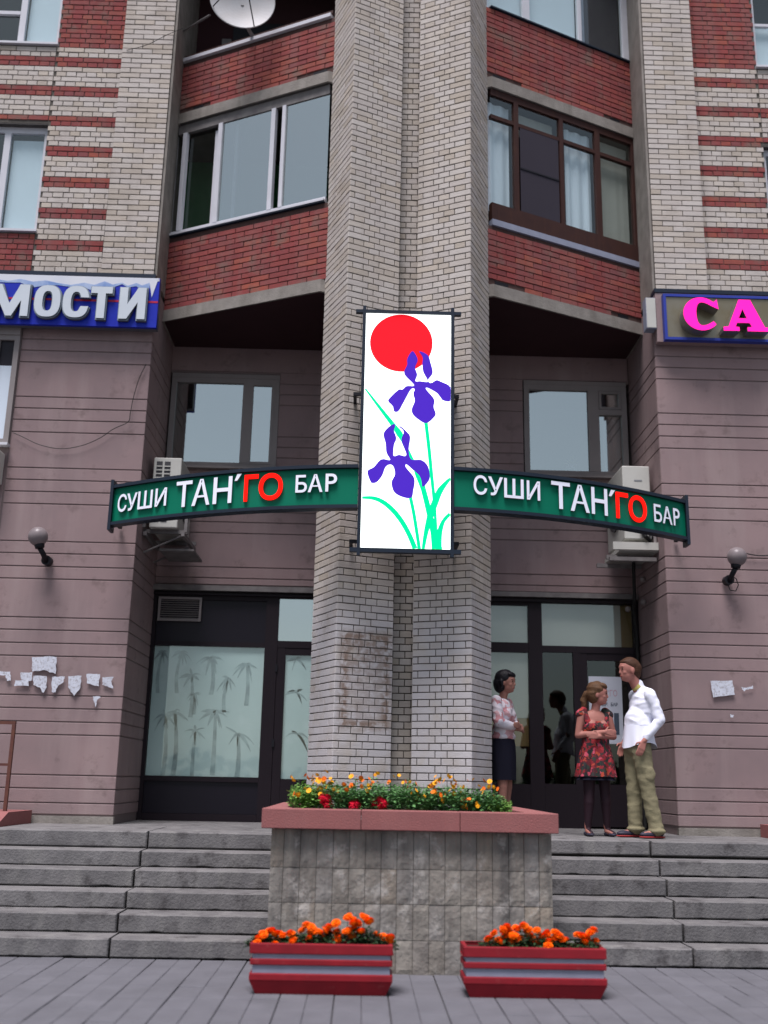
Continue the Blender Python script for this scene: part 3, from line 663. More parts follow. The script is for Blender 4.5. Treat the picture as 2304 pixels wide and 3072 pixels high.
# ---- balconies
TH = R(25.3); CT, ST = math.cos(TH), math.sin(TH)
def bfn(s): return lambda u, d, z: (X(1.0 + u * CT + d * ST, s), 11.05 + u * ST - d * CT, z)
LB = 2.245
for s in (-1, 1):
    F_ = bfn(s)
    for lv, (zs, zt, zp) in enumerate(((6.90, 7.06, 8.08 if s < 0 else 7.84), (9.745, 9.90, 10.70 if s < 0 else 10.93), (12.57, 12.73, 13.3))):
        pts = [(.08, 11.36), (1.0 + .04 * ST, 11.05 - .04 * CT), (3.03, F_(LB, .04, 0)[1]), (3.03, 12.76 if lv == 0 else 12.95), (.08, 12.76 if lv == 0 else 12.95)]
        b = MB(); b.face([(X(r, s), y, zt) for r, y in pts]); b.face([(X(r, s), y, zs + .006) for r, y in pts[::-1]])
        for i in range(5): j = (i + 1) % 5; b.face([(X(pts[i][0], s), pts[i][1], zs + .006), (X(pts[j][0], s), pts[j][1], zs + .006), (X(pts[j][0], s), pts[j][1], zt), (X(pts[i][0], s), pts[i][1], zt)])
        bal = b.build('balcony', M['concrete'], BL)
        cx = sum(p[0] for p in pts) / 5; cy = sum(p[1] for p in pts) / 5
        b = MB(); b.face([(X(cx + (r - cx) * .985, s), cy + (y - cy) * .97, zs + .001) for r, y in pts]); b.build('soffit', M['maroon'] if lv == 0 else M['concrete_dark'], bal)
        if lv == 2: continue
        bx('parapet_core', M['mortar_red'], bal, -.06, LB, -.12, .0, zt + .002, zp, fn=F_, flip=s > 0)
        o_ = {}; n = int((zp - zt) / CH)
        dh = ((.04, .25), (1.87, 2.05)) if not (s < 0 and lv == 0) else ()
        sk = lambda a, b_, z, zt=zt, dh=dh: z < zt + .05 and any(b_ > d0 and a < d1 for d0, d1 in dh)
        courses(o_, F_, -.06, LB, zt + .004, n, [[S2], [H_, S2, S2, S2, S2, S2, S2, S2, S2]], lambda u, z, k: 'r', s > 0, skip=sk, proud=.014)
        tag(o_['r'].build('parapet_brickwork', M['red_brick'], bal), kind='stuff')
        for d0, d1 in dh: bx('drain_opening', M['black'], bal, d0, d1 - .02, .0, .004, zt + .01, zt + .065, fn=F_, flip=s > 0)  # thin black plate paints the dark inside of each drain hole
        # back wall of the balcony
        bkz = zt
        b = MB(); b.box(*sorted((X(.08, s), X(3.03, s))), 12.765, 12.94, zt + .002, zs + 2.8); b.build('back_wall', M['room_green'] if (s < 0 and lv == 0) else M['maroon'], bal)
        fr = MB(); pn = []; e = .0
        if s < 0 and lv == 0:
            bx('window_ledge', M['alu'], bal, 0, LB, -.10, .045, 8.10, 8.125, fn=F_, flip=s > 0); bx('ledge_drip', M['sign_frame'], bal, 0, LB, .0, .04, 8.083, 8.098, fn=F_, flip=s > 0)
            bx('head_rail', M['bracket'], bal, 0, LB, -.06, -.01, 9.61, 9.74, fn=F_, flip=s > 0)  # dark band: the shade under the slab above is put into its colour
            bx('bottom_rail', M['alu'], bal, 0, LB, -.05, .0, 8.127, 8.17, fn=F_, flip=s > 0)
            for a, c in ((2.268, 2.335), (2.095, 2.155), (1.545, 1.605), (.755, .815), (.606, .655)): bx('mullion', M['alu'], bal, a, c, -.055, .005, 8.171, 9.608, fn=F_, flip=s > 0)
            for a, c in ((1.61, 1.69), (1.335, 1.38)): bx('sash_stile', M['alu'], bal, a, c, -.09, -.06, 8.175, 9.56, fn=F_, flip=s > 0)
            for a, c in ((.817, 1.543), (0, .604)): bx('pane', M['glass_sky'], bal, a, c, -.03, -.024, 8.171, 9.60, fn=F_, flip=s > 0)
            bx('pane', M['glass'], bal, 1.38, 2.09, -.078, -.072, 8.175, 9.56, fn=F_, flip=s > 0)
            bx('inner_door', M['room'], bal, -1.75, -1.2, 12.74, 12.76, 7.3, 8.75)
        elif s < 0:
            bx('coping', M['alu'], bal, 0, LB, -.14, .045, 10.705, 10.755, fn=F_, flip=s > 0)
            bx('rail', M['wood'], bal, 0, LB, -.07, -.02, 10.80, 10.84, fn=F_, flip=s > 0)
            bx('back_window_frame', M['bracket'], bal, -2.25, -2.12, 12.72, 12.76, 10.0, 11.7); bx('back_window', M['black'], bal, -2.10, -1.2, 12.74, 12.76, 10.6, 12.0)
        elif lv == 0:
            bx('metal_band', M['trough_grey'], bal, 0, LB, -.05, .03, 7.846, 7.925, fn=F_, flip=s > 0)
            bx('apron', M['wood'], bal, 0, LB, -.05, .02, 7.93, 8.15, fn=F_, flip=s > 0)
            bx('head_rail', M['wood'], bal, 0, LB, -.05, .01, 9.655, 9.743, fn=F_, flip=s > 0)
            for a, c in ((.338, .406), (1.03, 1.09), (1.595, 1.675), (2.20, LB)): bx('mullion', M['wood'], bal, a, c, -.05, .012, 8.152, 9.653, fn=F_, flip=s > 0)
            for a, c in ((0, .336), (.408, 1.028), (1.092, 1.593), (1.677, 2.198)):
                bx('transom', M['wood'], bal, a, c, -.045, .008, 9.33, 9.38, fn=F_, flip=s > 0)
                bx('pane', M['glass'], bal, a, c, -.02, -.014, 8.152, 9.33, fn=F_, flip=s > 0); bx('pane', M['glass'], bal, a, c, -.02, -.014, 9.38, 9.65, fn=F_, flip=s > 0)
            bx('insect_screen', M['screen'], bal, .43, 1.01, .0, .006, 8.16, 9.33, fn=F_, flip=s > 0)
            bx('screen_bar', M['black'], bal, .43, 1.01, .006, .014, 8.74, 8.76, fn=F_, flip=s > 0)
            def cur(a, c, dd, m_, amp, nm, z0=8.1, z1=9.62):
                b = MB(); b.sm = True; n_ = max(6, int((c - a) / .02)); ph = random.random() * 6
                q = [(a + (c - a) * i / n_, dd + amp * math.sin(ph + i * .9 + .7 * math.sin(i * .31))) for i in range(n_ + 1)]
                for i in range(n_): b.face([F_(q[i][0], q[i][1], z0), F_(q[i + 1][0], q[i + 1][1], z0), F_(q[i + 1][0], q[i + 1][1], z1), F_(q[i][0], q[i][1], z1)])
                b.build(nm, m_, bal)
            cur(0, .33, -.10, M['curtain'], .012, 'curtain'); cur(.42, 1.02, -.13, M['blind_tan'], .002, 'blind', 9.3); cur(1.10, 1.16, -.10, M['curtain'], .01, 'curtain'); cur(1.19, 1.60, -.10, M['curtain'], .012, 'curtain')
            cur(1.68, 2.2, -.10, M['blind_tan'], .002, 'blind')
        else:
            bx('ledge', M['sign_frame'], bal, 0, LB, -.08, .04, 10.93, 10.95, fn=F_, flip=s > 0)
            bx('bottom_rail', M['alu'], bal, 0, LB, -.05, .0, 10.952, 10.975, fn=F_, flip=s > 0)
            for a, c in ((.507, .61), (1.40, 1.448), (2.15, LB)): bx('mullion', M['alu'], bal, a, c, -.055, .005, 10.976, 12.4, fn=F_, flip=s > 0)
            for a, c in ((0, .505), (.612, 1.398), (1.45, 2.148)): bx('pane', M['glass'], bal, a, c, -.03, -.024, 10.976, 12.4, fn=F_, flip=s > 0)
            bx('blind', M['blind'], bal, 0, 1.40, -.09, -.08, 10.95, 12.4, fn=F_, flip=s > 0); bx('blind', M['trough_grey'], bal, 1.46, 1.56, -.09, -.08, 10.95, 12.4, fn=F_, flip=s > 0)
            bx('blind', M['screen'], bal, 1.57, 2.15, -.09, -.08, 10.95, 12.4, fn=F_, flip=s > 0)
            bx('head_rail', M['alu'], bal, 0, LB, -.06, .0, 12.402, 12.56, fn=F_, flip=s > 0)
# closing surfaces behind everything
bx('rear_mass', M['concrete_dark'], BL, X(8.5, -1), X(8.5, 1), 14.2, 14.4, 0, 13.3)
bx('roof', M['concrete_dark'], BL, X(8.5, -1), X(8.5, 1), 11.3, 14.4, 13.31, 13.5)

# ---------------------------------------------------------------- street signs on the building
def poly(b, pts, holes=None, tone=0.):
    from mathutils.geometry import tessellate_polygon
    loops = [pts] + (holes or []); flat = [p for l in loops for p in l]; n = len(b.v); b.v += [tuple(p) for p in flat]
    for t in tessellate_polygon([[Vector(p) for p in l] for l in loops]): b.f.append(tuple(n + i for i in t)); b.t.append(tone)
def prism(name, pts, y0, y1, m, parent, side=None, holes=None):    # pts (x, z) outline; front at y0
    b = MB(); poly(b, [(x, y0, z) for x, z in pts], [[(x, y0, z) for x, z in h] for h in holes] if holes else None); nf = len(b.f)
    for l in [pts] + (holes or []):
        for i in range(len(l)): j = (i + 1) % len(l); b.face([(l[i][0], y0, l[i][1]), (l[j][0], y0, l[j][1]), (l[j][0], y1, l[j][1]), (l[i][0], y1, l[i][1])])
    poly(b, [(x, y1, z) for x, z in pts], [[(x, y1, z) for x, z in h] for h in holes] if holes else None)
    o = b.build(name, [m, side or m], parent)
    for i, p in enumerate(o.data.polygons): p.material_index = 0 if i < nf else 1
    return o
# the lit box with the irises
LBY = 9.99
lb = empty('light_box_sign', (.39, LBY, 3.5), 'tall lit white sign with red sun and purple irises on the brick columns', 'sign')
x0, x1, z0, z1 = -.072, .858, 3.60, 6.165
bx('box_body', M['sign_frame'], lb, x0 + .01, x1 - .01, LBY + .012, LBY + .22, z0 + .01, z1 - .01)
bx('panel', M['lit_white'], lb, x0 + .015, x1 - .015, LBY + .002, LBY + .010, z0 + .01, z1 - .01)
w_ = .034
bx('frame_bar', M['sign_frame'], lb, x0 - w_ / 2, x0 + w_ / 2, LBY - .02, LBY + .04, z0 - .06, z1 + .065); bx('frame_bar', M['sign_frame'], lb, x1 - w_ / 2, x1 + w_ / 2, LBY - .02, LBY + .04, z0 - .06, z1 + .065)
bx('frame_bar', M['sign_frame'], lb, x0 - .09, x1 + .09, LBY - .018, LBY + .038, z1 - .012, z1 + .022); bx('frame_bar', M['sign_frame'], lb, x0 - .09, x1 + .09, LBY - .018, LBY + .038, z0 - .026, z0 + .016)
for s in (-1, 1):
    for z in (5.32, 3.72): bx('bracket', M['black'], lb, *sorted((XC - .02 + s * .40, XC - .02 + s * .56)), LBY + .24, LBY + .275, z, z + .035); bx('bracket', M['black'], lb, *sorted((XC - .02 + s * .525, XC - .02 + s * .56)), LBY + .276, 10.54, z + .001, z + .034)
K = 3.95
def A3(x, y, off): p = P(1020 + x / K, 880 + y / K, LBY); return (min(max(p.x, x0 + .018), x1 - .018), min(max(p.z, z0 + .017), z1 - .013))
c0 = P(1020 + 727 / K, 880 + 568 / K, LBY); rr = (P(1020 + 1095 / K, 880 + 568 / K, LBY).x - P(1020 + 352 / K, 880 + 568 / K, LBY).x) / 2
prism('sun_disc', [(c0.x + rr * math.cos(t * math.pi / 40), c0.z - .018 + rr * .985 * math.sin(t * math.pi / 40)) for t in range(80)], LBY - .0005, LBY + .0015, M['lit_red'], lb)
def ribbon(pts, wds, k):
    P2 = [Vector(A3(x, y, 0)) for x, y in pts]; sp = []
    for i in range(len(P2) - 1):      # smooth the centre line
        p0, p1, p2, p3 = P2[max(i - 1, 0)], P2[i], P2[i + 1], P2[min(i + 2, len(P2) - 1)]
        for q in range(6):
            t = q / 6; sp.append((.5 * ((2 * p1) + (-p0 + p2) * t + (2 * p0 - 5 * p1 + 4 * p2 - p3) * t * t + (-p0 + 3 * p1 - 3 * p2 + p3) * t ** 3), wds[i] + (wds[i + 1] - wds[i]) * t))
    sp.append((P2[-1], wds[-1])); L_, R_ = [], []
    for i, (p, w) in enumerate(sp):
        d = (sp[min(i + 1, len(sp) - 1)][0] - sp[max(i - 1, 0)][0]).normalized(); n = Vector((-d.y, d.x)) * w / K / 310 * .68
        L_.append(tuple(p + n)); R_.append(tuple(p - n))
    cl = lambda q: (min(max(q[0], x0 + .018), x1 - .018), min(max(q[1], z0 + .017), z1 - .013))
    prism('leaf_blade', [cl(q) for q in L_ + R_[::-1]], LBY - .0015 - .0004 * k, LBY - .0006 - .0004 * k, M['lit_green'], lb)
for k, (pts, wd) in enumerate([([(300, 1130), (460, 1340), (630, 1560), (705, 1665), (750, 1760), (850, 1960), (930, 2150), (990, 2330), (1050, 2570), (1110, 2830), (1150, 3050)], [14, 30, 44, 60, 30, 30, 62, 48, 52, 60, 100]),
        ([(1018, 1530), (1050, 1800), (1085, 2150), (1115, 2450), (1135, 2750), (1150, 3050)], [34, 34, 32, 30, 26, 26]),
        ([(262, 2420), (400, 2428), (520, 2480), (640, 2585), (740, 2715), (825, 2870), (890, 3050)], [22, 36, 42, 44, 44, 44, 46]),
        ([(835, 2420), (880, 2640), (940, 3050)], [32, 32, 32]),
        ([(1310, 2190), (1190, 2330), (1125, 2480), (1075, 2620), (1020, 2830), (985, 3050)], [20, 56, 62, 62, 42, 28]),
        ([(1310, 2610), (1225, 2700), (1180, 2830), (1160, 2950), (1150, 3050)], [30, 34, 50, 70, 90])]): ribbon(pts, wd, k)
IR1 = [(862, 688), (905, 745), (920, 800), (890, 880), (915, 965), (893, 1040), (950, 1043), (1036, 1052), (1030, 1015), (985, 930), (975, 840), (980, 760), (938, 688), (1040, 735), (1075, 830), (1098, 945), (1045, 1025), (1060, 1060), (1090, 1060), (1145, 1030), (1200, 1050), (1310, 1115), (1310, 1272), (1225, 1272), (1190, 1235), (1150, 1185), (1085, 1145), (1030, 1120), (1022, 1142), (1115, 1255), (1110, 1350), (1135, 1425), (1110, 1475), (1020, 1542), (920, 1490), (860, 1430), (850, 1370), (885, 1275), (868, 1195), (885, 1140), (855, 1130), (820, 1170), (740, 1320), (690, 1400), (640, 1400), (625, 1340), (570, 1280), (590, 1240), (690, 1145), (740, 1140), (790, 1100), (870, 1100), (865, 1070), (780, 985), (760, 930), (795, 850), (795, 790), (820, 730)]
IR2 = [(635, 1548), (655, 1575), (640, 1630), (668, 1720), (640, 1800), (632, 1910), (650, 1930), (700, 1915), (765, 1930), (785, 1910), (770, 1860), (725, 1740), (755, 1640), (700, 1582), (722, 1580), (790, 1640), (832, 1705), (815, 1850), (842, 1965), (960, 1975), (1030, 2030), (1060, 2110), (1062, 2200), (1010, 2275), (975, 2292), (960, 2210), (930, 2150), (860, 2090), (790, 2030), (780, 2060), (870, 2170), (885, 2240), (870, 2330), (845, 2425), (740, 2415), (650, 2365), (615, 2290), (615, 2220), (650, 2150), (635, 2060), (595, 2030), (540, 2060), (500, 2160), (440, 2235), (390, 2250), (360, 2230), (325, 2110), (400, 2060), (470, 1980), (520, 1965), (595, 1975), (550, 1890), (540, 1780), (515, 1670), (560, 1600)]
def smooth(l, n=4):
    out = []; N = len(l)
    for i in range(N):
        p0, p1, p2, p3 = (Vector(l[(i + j) % N]) for j in (-1, 0, 1, 2))
        for q in range(n): t = q / n; out.append(tuple(.5 * ((2 * p1) + (-p0 + p2) * t + (2 * p0 - 5 * p1 + 4 * p2 - p3) * t * t + (-p0 + 3 * p1 - 3 * p2 + p3) * t ** 3)))
    return out
for ir in (IR1, IR2): prism('iris_flower', [A3(x, y, 0) for x, y in smooth(ir)], LBY - .006, LBY - .0045, M['lit_purple'], lb)
# the two bowed green banners
def BY(x): r = x - XC; return 9.97 + (.1 if r < 0 else .108) * r * r
def ribbed(xa, xb, za, zb, d0, d1, n=24):
    b = MB(); b.sm = False
    for i in range(n):
        a, c = xa + (xb - xa) * i / n, xa + (xb - xa) * (i + 1) / n
        b.box(a, c, 0, 1, za, zb, lambda x, y, z: (x, BY(x) + d0 + (d1 - d0) * y, z))
    me = b.mesh('m'); bm = bmesh.new(); bm.from_mesh(me); bmesh.ops.remove_doubles(bm, verts=bm.verts, dist=1e-5)
    inner = [f for f in bm.faces if abs(f.normal.x) > .9 and min(v.co.x for v in f.verts) > min(xa, xb) + .001 and max(v.co.x for v in f.verts) < max(xa, xb) - .001]
    bmesh.ops.delete(bm, geom=inner, context='FACES'); bm.to_mesh(me); bm.free(); return me
LET = {-1: [('С', -2.714, -2.603, 4.150, 4.350, 0), ('У', -2.602, -2.475, 4.150, 4.345, 0), ('Ш', -2.465, -2.29, 4.150, 4.350, 0), ('И', -2.258, -2.125, 4.155, 4.355, 0), ('Т', -2.015, -1.835, 4.118, 4.400, 0), ('А', -1.832, -1.632, 4.118, 4.403, 0), ('Н', -1.598, -1.395, 4.118, 4.405, 0), ('´', -1.372, -1.298, 4.350, 4.422, 0), ('Г', -1.265, -1.118, 4.127, 4.405, 1), ('О', -1.110, -.860, 4.127, 4.408, 1), ('Б', -.727, -.61, 4.188, 4.372, 0), ('А', -.60, -.45, 4.188, 4.375, 0), ('Р', -.422, -.305, 4.190, 4.378, 0)],
       1: [('С', 1.075, 1.215, 4.195, 4.400, 0), ('У', 1.225, 1.380, 4.198, 4.395, 0), ('Ш', 1.392, 1.598, 4.186, 4.392, 0), ('И', 1.632, 1.775, 4.186, 4.390, 0), ('Т', 1.898, 2.105, 4.125, 4.415, 0), ('А', 2.108, 2.325, 4.120, 4.410, 0), ('Н', 2.348, 2.535, 4.118, 4.410, 0), ('´', 2.553, 2.632, 4.340, 4.412, 0), ('Г', 2.642, 2.788, 4.120, 4.402, 1), ('О', 2.798, 3.018, 4.112, 4.402, 1), ('Б', 3.110, 3.212, 4.150, 4.348, 0), ('А', 3.222, 3.350, 4.150, 4.348, 0), ('Р', 3.368, 3.455, 4.152, 4.348, 0)]}
for s, lab in ((-1, 'bowed green banner between the iris sign and the wall with many torn notices'), (1, 'bowed green banner between the iris sign and the wall under the pink letters')):
    xa, xb = (-2.80, x0 - .02) if s < 0 else (x1 + .02, 3.56)
    bn = empty('banner_sign', ((xa + xb) / 2, BY((xa + xb) / 2), 4.03), lab, 'sign')
    link('panel', ribbed(xa, xb, 4.055, 4.435, 0, .03), M['green_sign'], bn)
    link('top_frame', ribbed(xa, xb, 4.437, 4.472, -.045, .09), M['sign_frame'], bn); link('bottom_frame', ribbed(xa, xb, 4.018, 4.053, -.045, .09), M['sign_frame'], bn)
    xe = xa if s < 0 else xb
    bx('end_frame', M['sign_frame'], bn, xe - .016, xe + .016, BY(xe) - .06, BY(xe) + .12, 3.965, 4.53)
    bx('wall_bracket', M['black'], bn, xe - .02, xe + .02, BY(xe) + .121, 11.474, 4.10, 4.14)
    for ch, a, c, zz0, zz1, red in LET[s]:
        text('P' if ch == 'Р' else ch, M['red_letter'] if red else M['white_letter'], bn, a, c, zz0, zz1, 0, .03, .008 if ch == 'Р' else .012, lambda x, d, z: (x, BY(x) - .006 - d, z), 'letter', M['red_letter'] if red else M['letter_side'])
# blue sign with the silver letters
bs = empty('blue_shop_sign', (-3.6, 11.3, 6.5), 'blue shop sign with large silver letters under the striped brick', 'sign')
bx('panel', M['blue_sign'], bs, -5.2, -2.545, 11.31, 11.355, 6.52, 7.16); bx('box_body', M['letter_side'], bs, -5.19, -2.55, 11.356, 11.455, 6.53, 7.15)
top = [(-5.2, 7.159), (-2.55, 7.159), (-2.55, 7.12)]; rag = [(-2.66, 7.10), (-2.75, 7.06), (-2.82, 7.09), (-2.92, 7.05), (-2.99, 7.09), (-3.1, 7.06), (-3.2, 7.10), (-3.32, 7.05), (-3.44, 7.075), (-3.6, 7.04), (-3.75, 7.06), (-3.9, 7.09), (-4.05, 7.07), (-4.2, 7.10), (-4.35, 7.07), (-4.5, 7.09), (-5.2, 7.08)]
prism('white_print', top + rag, 11.3075, 11.3095, M['white_print'], bs)
prism('pale_print', [(x, z) for x, z in rag] + [(x, z - .05 - .03 * math.sin(x * 9)) for x, z in rag[::-1]], 11.306, 11.3085, M['sky_print'], bs)
prism('white_triangle', [(-2.675, 7.158), (-2.56, 7.158), (-2.625, 6.905)], 11.3045, 11.307, M['white_print'], bs)
bx('red_stripe', mat('red_stripe', (.42, .02, .05), .4), bs, -5.2, -2.546, 11.307, 11.3095, 6.835, 6.86)

def arc(cx, cz, rx, rz, a0, a1, n, e=2.6):
    o = []
    for i in range(n + 1):
        a = R(a0 + (a1 - a0) * i / n); c_, s2 = math.cos(a), math.sin(a)
        o.append((cx + rx * math.copysign(abs(c_) ** (2 / e), c_), cz + rz * math.copysign(abs(s2) ** (2 / e), s2)))
    return o
def bletter(ch, x0_, x1_, z0_, z1_, g):
    x0_ -= g; x1_ += g; z0_ -= g; z1_ += g; w = x1_ - x0_; st = .095 + g * 2; cx = (x0_ + x1_) / 2; cz = (z0_ + z1_) / 2
    if ch == 'М':
        st2 = st * .95; return [(x0_, z0_), (x0_ + st2, z0_), (x0_ + st2, z1_ - .20), (cx - .035 - g * .5, z0_), (cx + .035 + g * .5, z0_), (x1_ - st2, z1_ - .20), (x1_ - st2, z0_), (x1_, z0_), (x1_, z1_), (x1_ - st2 - .025, z1_), (cx, z0_ + .16), (x0_ + st2 + .025, z1_), (x0_, z1_)], None
    if ch == 'Т': h = .085 + 2 * g; return [(cx - st / 2, z0_), (cx + st / 2, z0_), (cx + st / 2, z1_ - h), (x1_, z1_ - h), (x1_, z1_), (x0_, z1_), (x0_, z1_ - h), (cx - st / 2, z1_ - h)], None
    if ch == 'И': return [(x0_, z0_), (x0_ + st, z0_), (x1_ - st, z1_ - .19), (x1_ - st, z0_), (x1_, z0_), (x1_, z1_), (x1_ - st, z1_), (x0_ + st, z0_ + .19), (x0_ + st, z1_), (x0_, z1_)], None
    rx, rz = w / 2, (z1_ - z0_) / 2
    if ch == 'О': return arc(cx, cz, rx, rz, 0, 360 - 9, 39), [arc(cx, cz, rx - st, rz - .075 - 2 * g, 0, 360 - 9, 39)]
    out = arc(cx, cz, rx, rz, 22, 338, 36); inn = arc(cx, cz, rx - st, rz - .075 - 2 * g, 30, 330, 36)
    return [(x1_, cz + rz * .28)] + out[1:-1] + [(x1_, cz - rz * .28), (x1_ - st, cz - rz * .28)] + inn[::-1][1:-1] + [(x1_ - st, cz + rz * .28)], None
for ch, a, c in (('М', -4.50, -4.05), ('О', -3.985, -3.68), ('С', -3.65, -3.345), ('Т', -3.325, -3.075), ('И', -2.985, -2.675)):
    o1, h1 = bletter(ch, a, c, 6.592, 6.996, .014); prism('letter_edge', o1, 11.262, 11.305, M['chrome_side'], bs, M['letter_side'], h1)
    o1, h1 = bletter(ch, a, c, 6.592, 6.996, 0); prism('letter', o1, 11.24, 11.261, M['chrome_letter'], bs, M['chrome_side'], h1)
# bronze sign with pink channel letters
gs = empty('bronze_shop_sign', (4.2, 11.25, 6.5), 'bronze fascia sign with glowing pink letters and blue edging', 'sign')
bx('backing_fascia', M['stucco'], gs, 3.44, 6.6, 11.37, 11.47, 6.545, 7.185)
bx('panel', M['gold'], gs, 3.545, 6.5, 11.300, 11.37, 6.575, 7.10)
b = MB()
for q in ((3.51, 3.543, 6.54, 7.135), (3.543, 6.5, 7.102, 7.135), (3.543, 6.5, 6.54, 6.573)): b.box(q[0], q[1], 11.285, 11.36, q[2], q[3])
b.build('blue_edge', M['blue_trim'], gs)
def slabC(x0_, x1_, z0_, z1_, n=26):
    cx, cz = (x0_ + x1_) / 2 + .0, (z0_ + z1_) / 2; rx, rz = (x1_ - x0_) / 2, (z1_ - z0_) / 2; o = []; i_ = []
    for k in range(n + 1):
        a = R(38 + (322 - 38) * k / n); o.append((cx + rx * math.cos(a) * 1.02, cz + rz * math.sin(a)))
        th_ = .42 * max(0., math.sin((a - R(38)) / R(284) * math.pi)) ** .8 * rx + .05; i_.append((cx + (rx - th_) * math.cos(a) * 1.0 + .012, cz + (rz - .30 * rz) * math.sin(a)))
    o[0] = (x1_ - .02, z1_ - .02); o.insert(1, (x1_ - .055, z1_ - .055)); i_[0] = (x1_ - .045, cz + rz * .32)
    o = [(x1_ - .005, cz + rz * .30)] + o
    return o + i_[::-1][:-1] + [(x1_ - .06, cz + rz * .42)]
w = .418; cxm, czm = 3.905, 6.815
prism('letter', slabC(3.70, 4.125, 6.60, 7.025), 11.14, 11.299, M['pink_lit'], gs, M['steel'])
Ax0, Ax1, Az0, Az1 = 4.165, 4.705, 6.605, 7.01
prism('letter', [(Ax0, Az0), (Ax0 + .19, Az0), (Ax0 + .19, Az0 + .05), (Ax0 + .145, Az0 + .055), (Ax0 + .165, Az0 + .105), (Ax0 + .315, Az0 + .105), (Ax0 + .34, Az0 + .055), (Ax0 + .285, Az0 + .05), (Ax0 + .285, Az0), (Ax1, Az0), (Ax1, Az0 + .05), (Ax1 - .045, Az0 + .055), (Ax1 - .20, Az1), (Ax0 + .20, Az1), (Ax0 + .06, Az0 + .055), (Ax0, Az0 + .05)], 11.14, 11.299, M['pink_lit'], gs, M['steel'], [[(Ax0 + .188, Az0 + .165), (Ax0 + .285, Az0 + .165), (Ax0 + .24, Az0 + .285)]])
jb = empty('junction_box', (3.38, 11.42, 6.7), 'pale grey metal box on the wall corner beside the bronze sign', 'box')
bx('casing', M['trough_grey'], jb, 3.315, 3.437, 11.36, 11.50, 6.71, 7.115, .006); bx('lid', M['ac'], jb, 3.32, 3.432, 11.352, 11.359, 6.72, 7.105)
MB().tube([(3.437, 11.42, 6.73), (3.52, 11.40, 6.73), (3.52, 11.38, 6.73)], .012, 8).build('conduit', M['ac'], jb)
# ---------------------------------------------------------------- air conditioners, lamps, dish, cables
def ac_unit(x0_, x1_, y0_, y1_, z0_, z1_, lab, slots):
    a = empty('air_conditioner', ((x0_ + x1_) / 2, (y0_ + y1_) / 2, z0_), lab, 'air conditioner', 'air conditioners on the ground floor wall')
    bx('casing', M['ac'], a, x0_, x1_, y0_, y1_, z0_, z1_, .012)
    if slots:
        n = 2
        for i in range(2):
            xx = x0_ + .035 + i * .095; bx('side_grille', M['ac_dark'], a, xx, xx + .07, y0_ - .004, y0_ - .001, z0_ + .07, z1_ - .05)
            for j in range(15): zz = z0_ + .09 + j * (z1_ - z0_ - .16) / 15; bx('grille_slat', M['ac'], a, xx, xx + .07, y0_ - .012, y0_ - .005, zz, zz + .012)
    else:
        bx('service_cover', M['ac'], a, x0_ + .13, x1_ - .04, y0_ - .014, y0_ - .001, z0_ + .12, z1_ - .33, .004); bx('badge', M['steel'], a, x0_ + .14, x0_ + .235, y0_ - .004, y0_ - .001, z1_ - .19, z1_ - .175)
    s = -1 if x0_ < 0 else 1
    xo = x1_ if s < 0 else x0_
    MB().tube([(xo - s * .0, (y0_ + y1_) / 2, (z0_ + z1_) / 2), (xo - s * .02, (y0_ + y1_) / 2, (z0_ + z1_) / 2)], .27, 28).build('fan_grille', M['ac_dark'], a)
    return a
a = ac_unit(-2.545, -2.215, 11.78, 12.62, 4.20, 5.06, 'slotted grey air conditioner behind the banner end near the torn notices', True)
br = empty('air_conditioner_bracket', (-2.4, 12, 4.0), 'dark steel bracket carrying the slotted air conditioner', 'bracket')
for y in (11.86, 12.46): bx('arm', M['bracket'], br, -2.62, -2.10, y, y + .04, 4.15, 4.195); MB().tube([(-2.61, y + .02, 3.92), (-2.14, y + .02, 4.145)], .012, 6).build('brace', M['bracket'], br)
for x in (-2.60, -2.16): bx('bearer', M['bracket'], br, x, x + .04, 11.76, 12.6, 4.10, 4.148)
bx('drip_tray', M['bracket'], br, -2.44, -2.03, 11.95, 12.60, 3.965, 3.99)
bx('upright', M['bracket'], br, -2.62, -2.585, 11.77, 11.81, 4.2, 4.42); bx('upright', M['bracket'], br, -2.13, -2.095, 11.77, 11.81, 4.15, 4.40)
a = ac_unit(3.055, 3.385, 11.78, 12.62, 4.20, 5.105, 'smooth pale air conditioner behind the banner near the drain pipe', False)
br = empty('air_conditioner_bracket', (3.2, 12, 3.98), 'pale bracket tray with pipes under the smooth air conditioner', 'bracket')
bx('drip_tray', M['ac'], br, 2.98, 3.48, 11.76, 12.5, 4.05, 4.10); bx('upright', M['ac'], br, 3.435, 3.47, 11.77, 11.81, 4.101, 4.42) if 0 else None
bx('tray_lip', M['ac'], br, 2.90, 3.435, 11.72, 11.758, 4.06, 4.15)
bx('upright', M['pvc'], br, 3.392, 3.425, 11.76, 11.80, 4.152, 4.45)
for y in (11.9, 12.4): bx('arm', M['bracket'], br, 2.86, 3.41, y, y + .04, 3.98, 4.03)
bx('bearer', M['bracket'], br, 2.86, 3.41, 11.74, 11.80, 3.93, 3.975)
MB().tube([(3.27, 11.77, 4.36), (3.25, 11.72, 4.30), (3.28, 11.71, 4.22), (3.34, 11.74, 4.18), (3.37, 11.78, 4.26)], .028, 8).build('pipe_loop', M['cable'], br)
dp = empty('drain_pipe', (3.36, 12.3, 2.2), 'thin dark drain pipe running down beside the entrance from the air conditioner', 'pipe')
MB().tube([(3.31, 12.35, 4.2), (3.31, 12.4, 3.95), (3.32, 12.45, 3.6), (3.34, 12.6, 3.5), (3.39, 12.68, 3.2), (3.395, 12.68, .9)], .022, 10).build('pipe', M['cable'], dp)
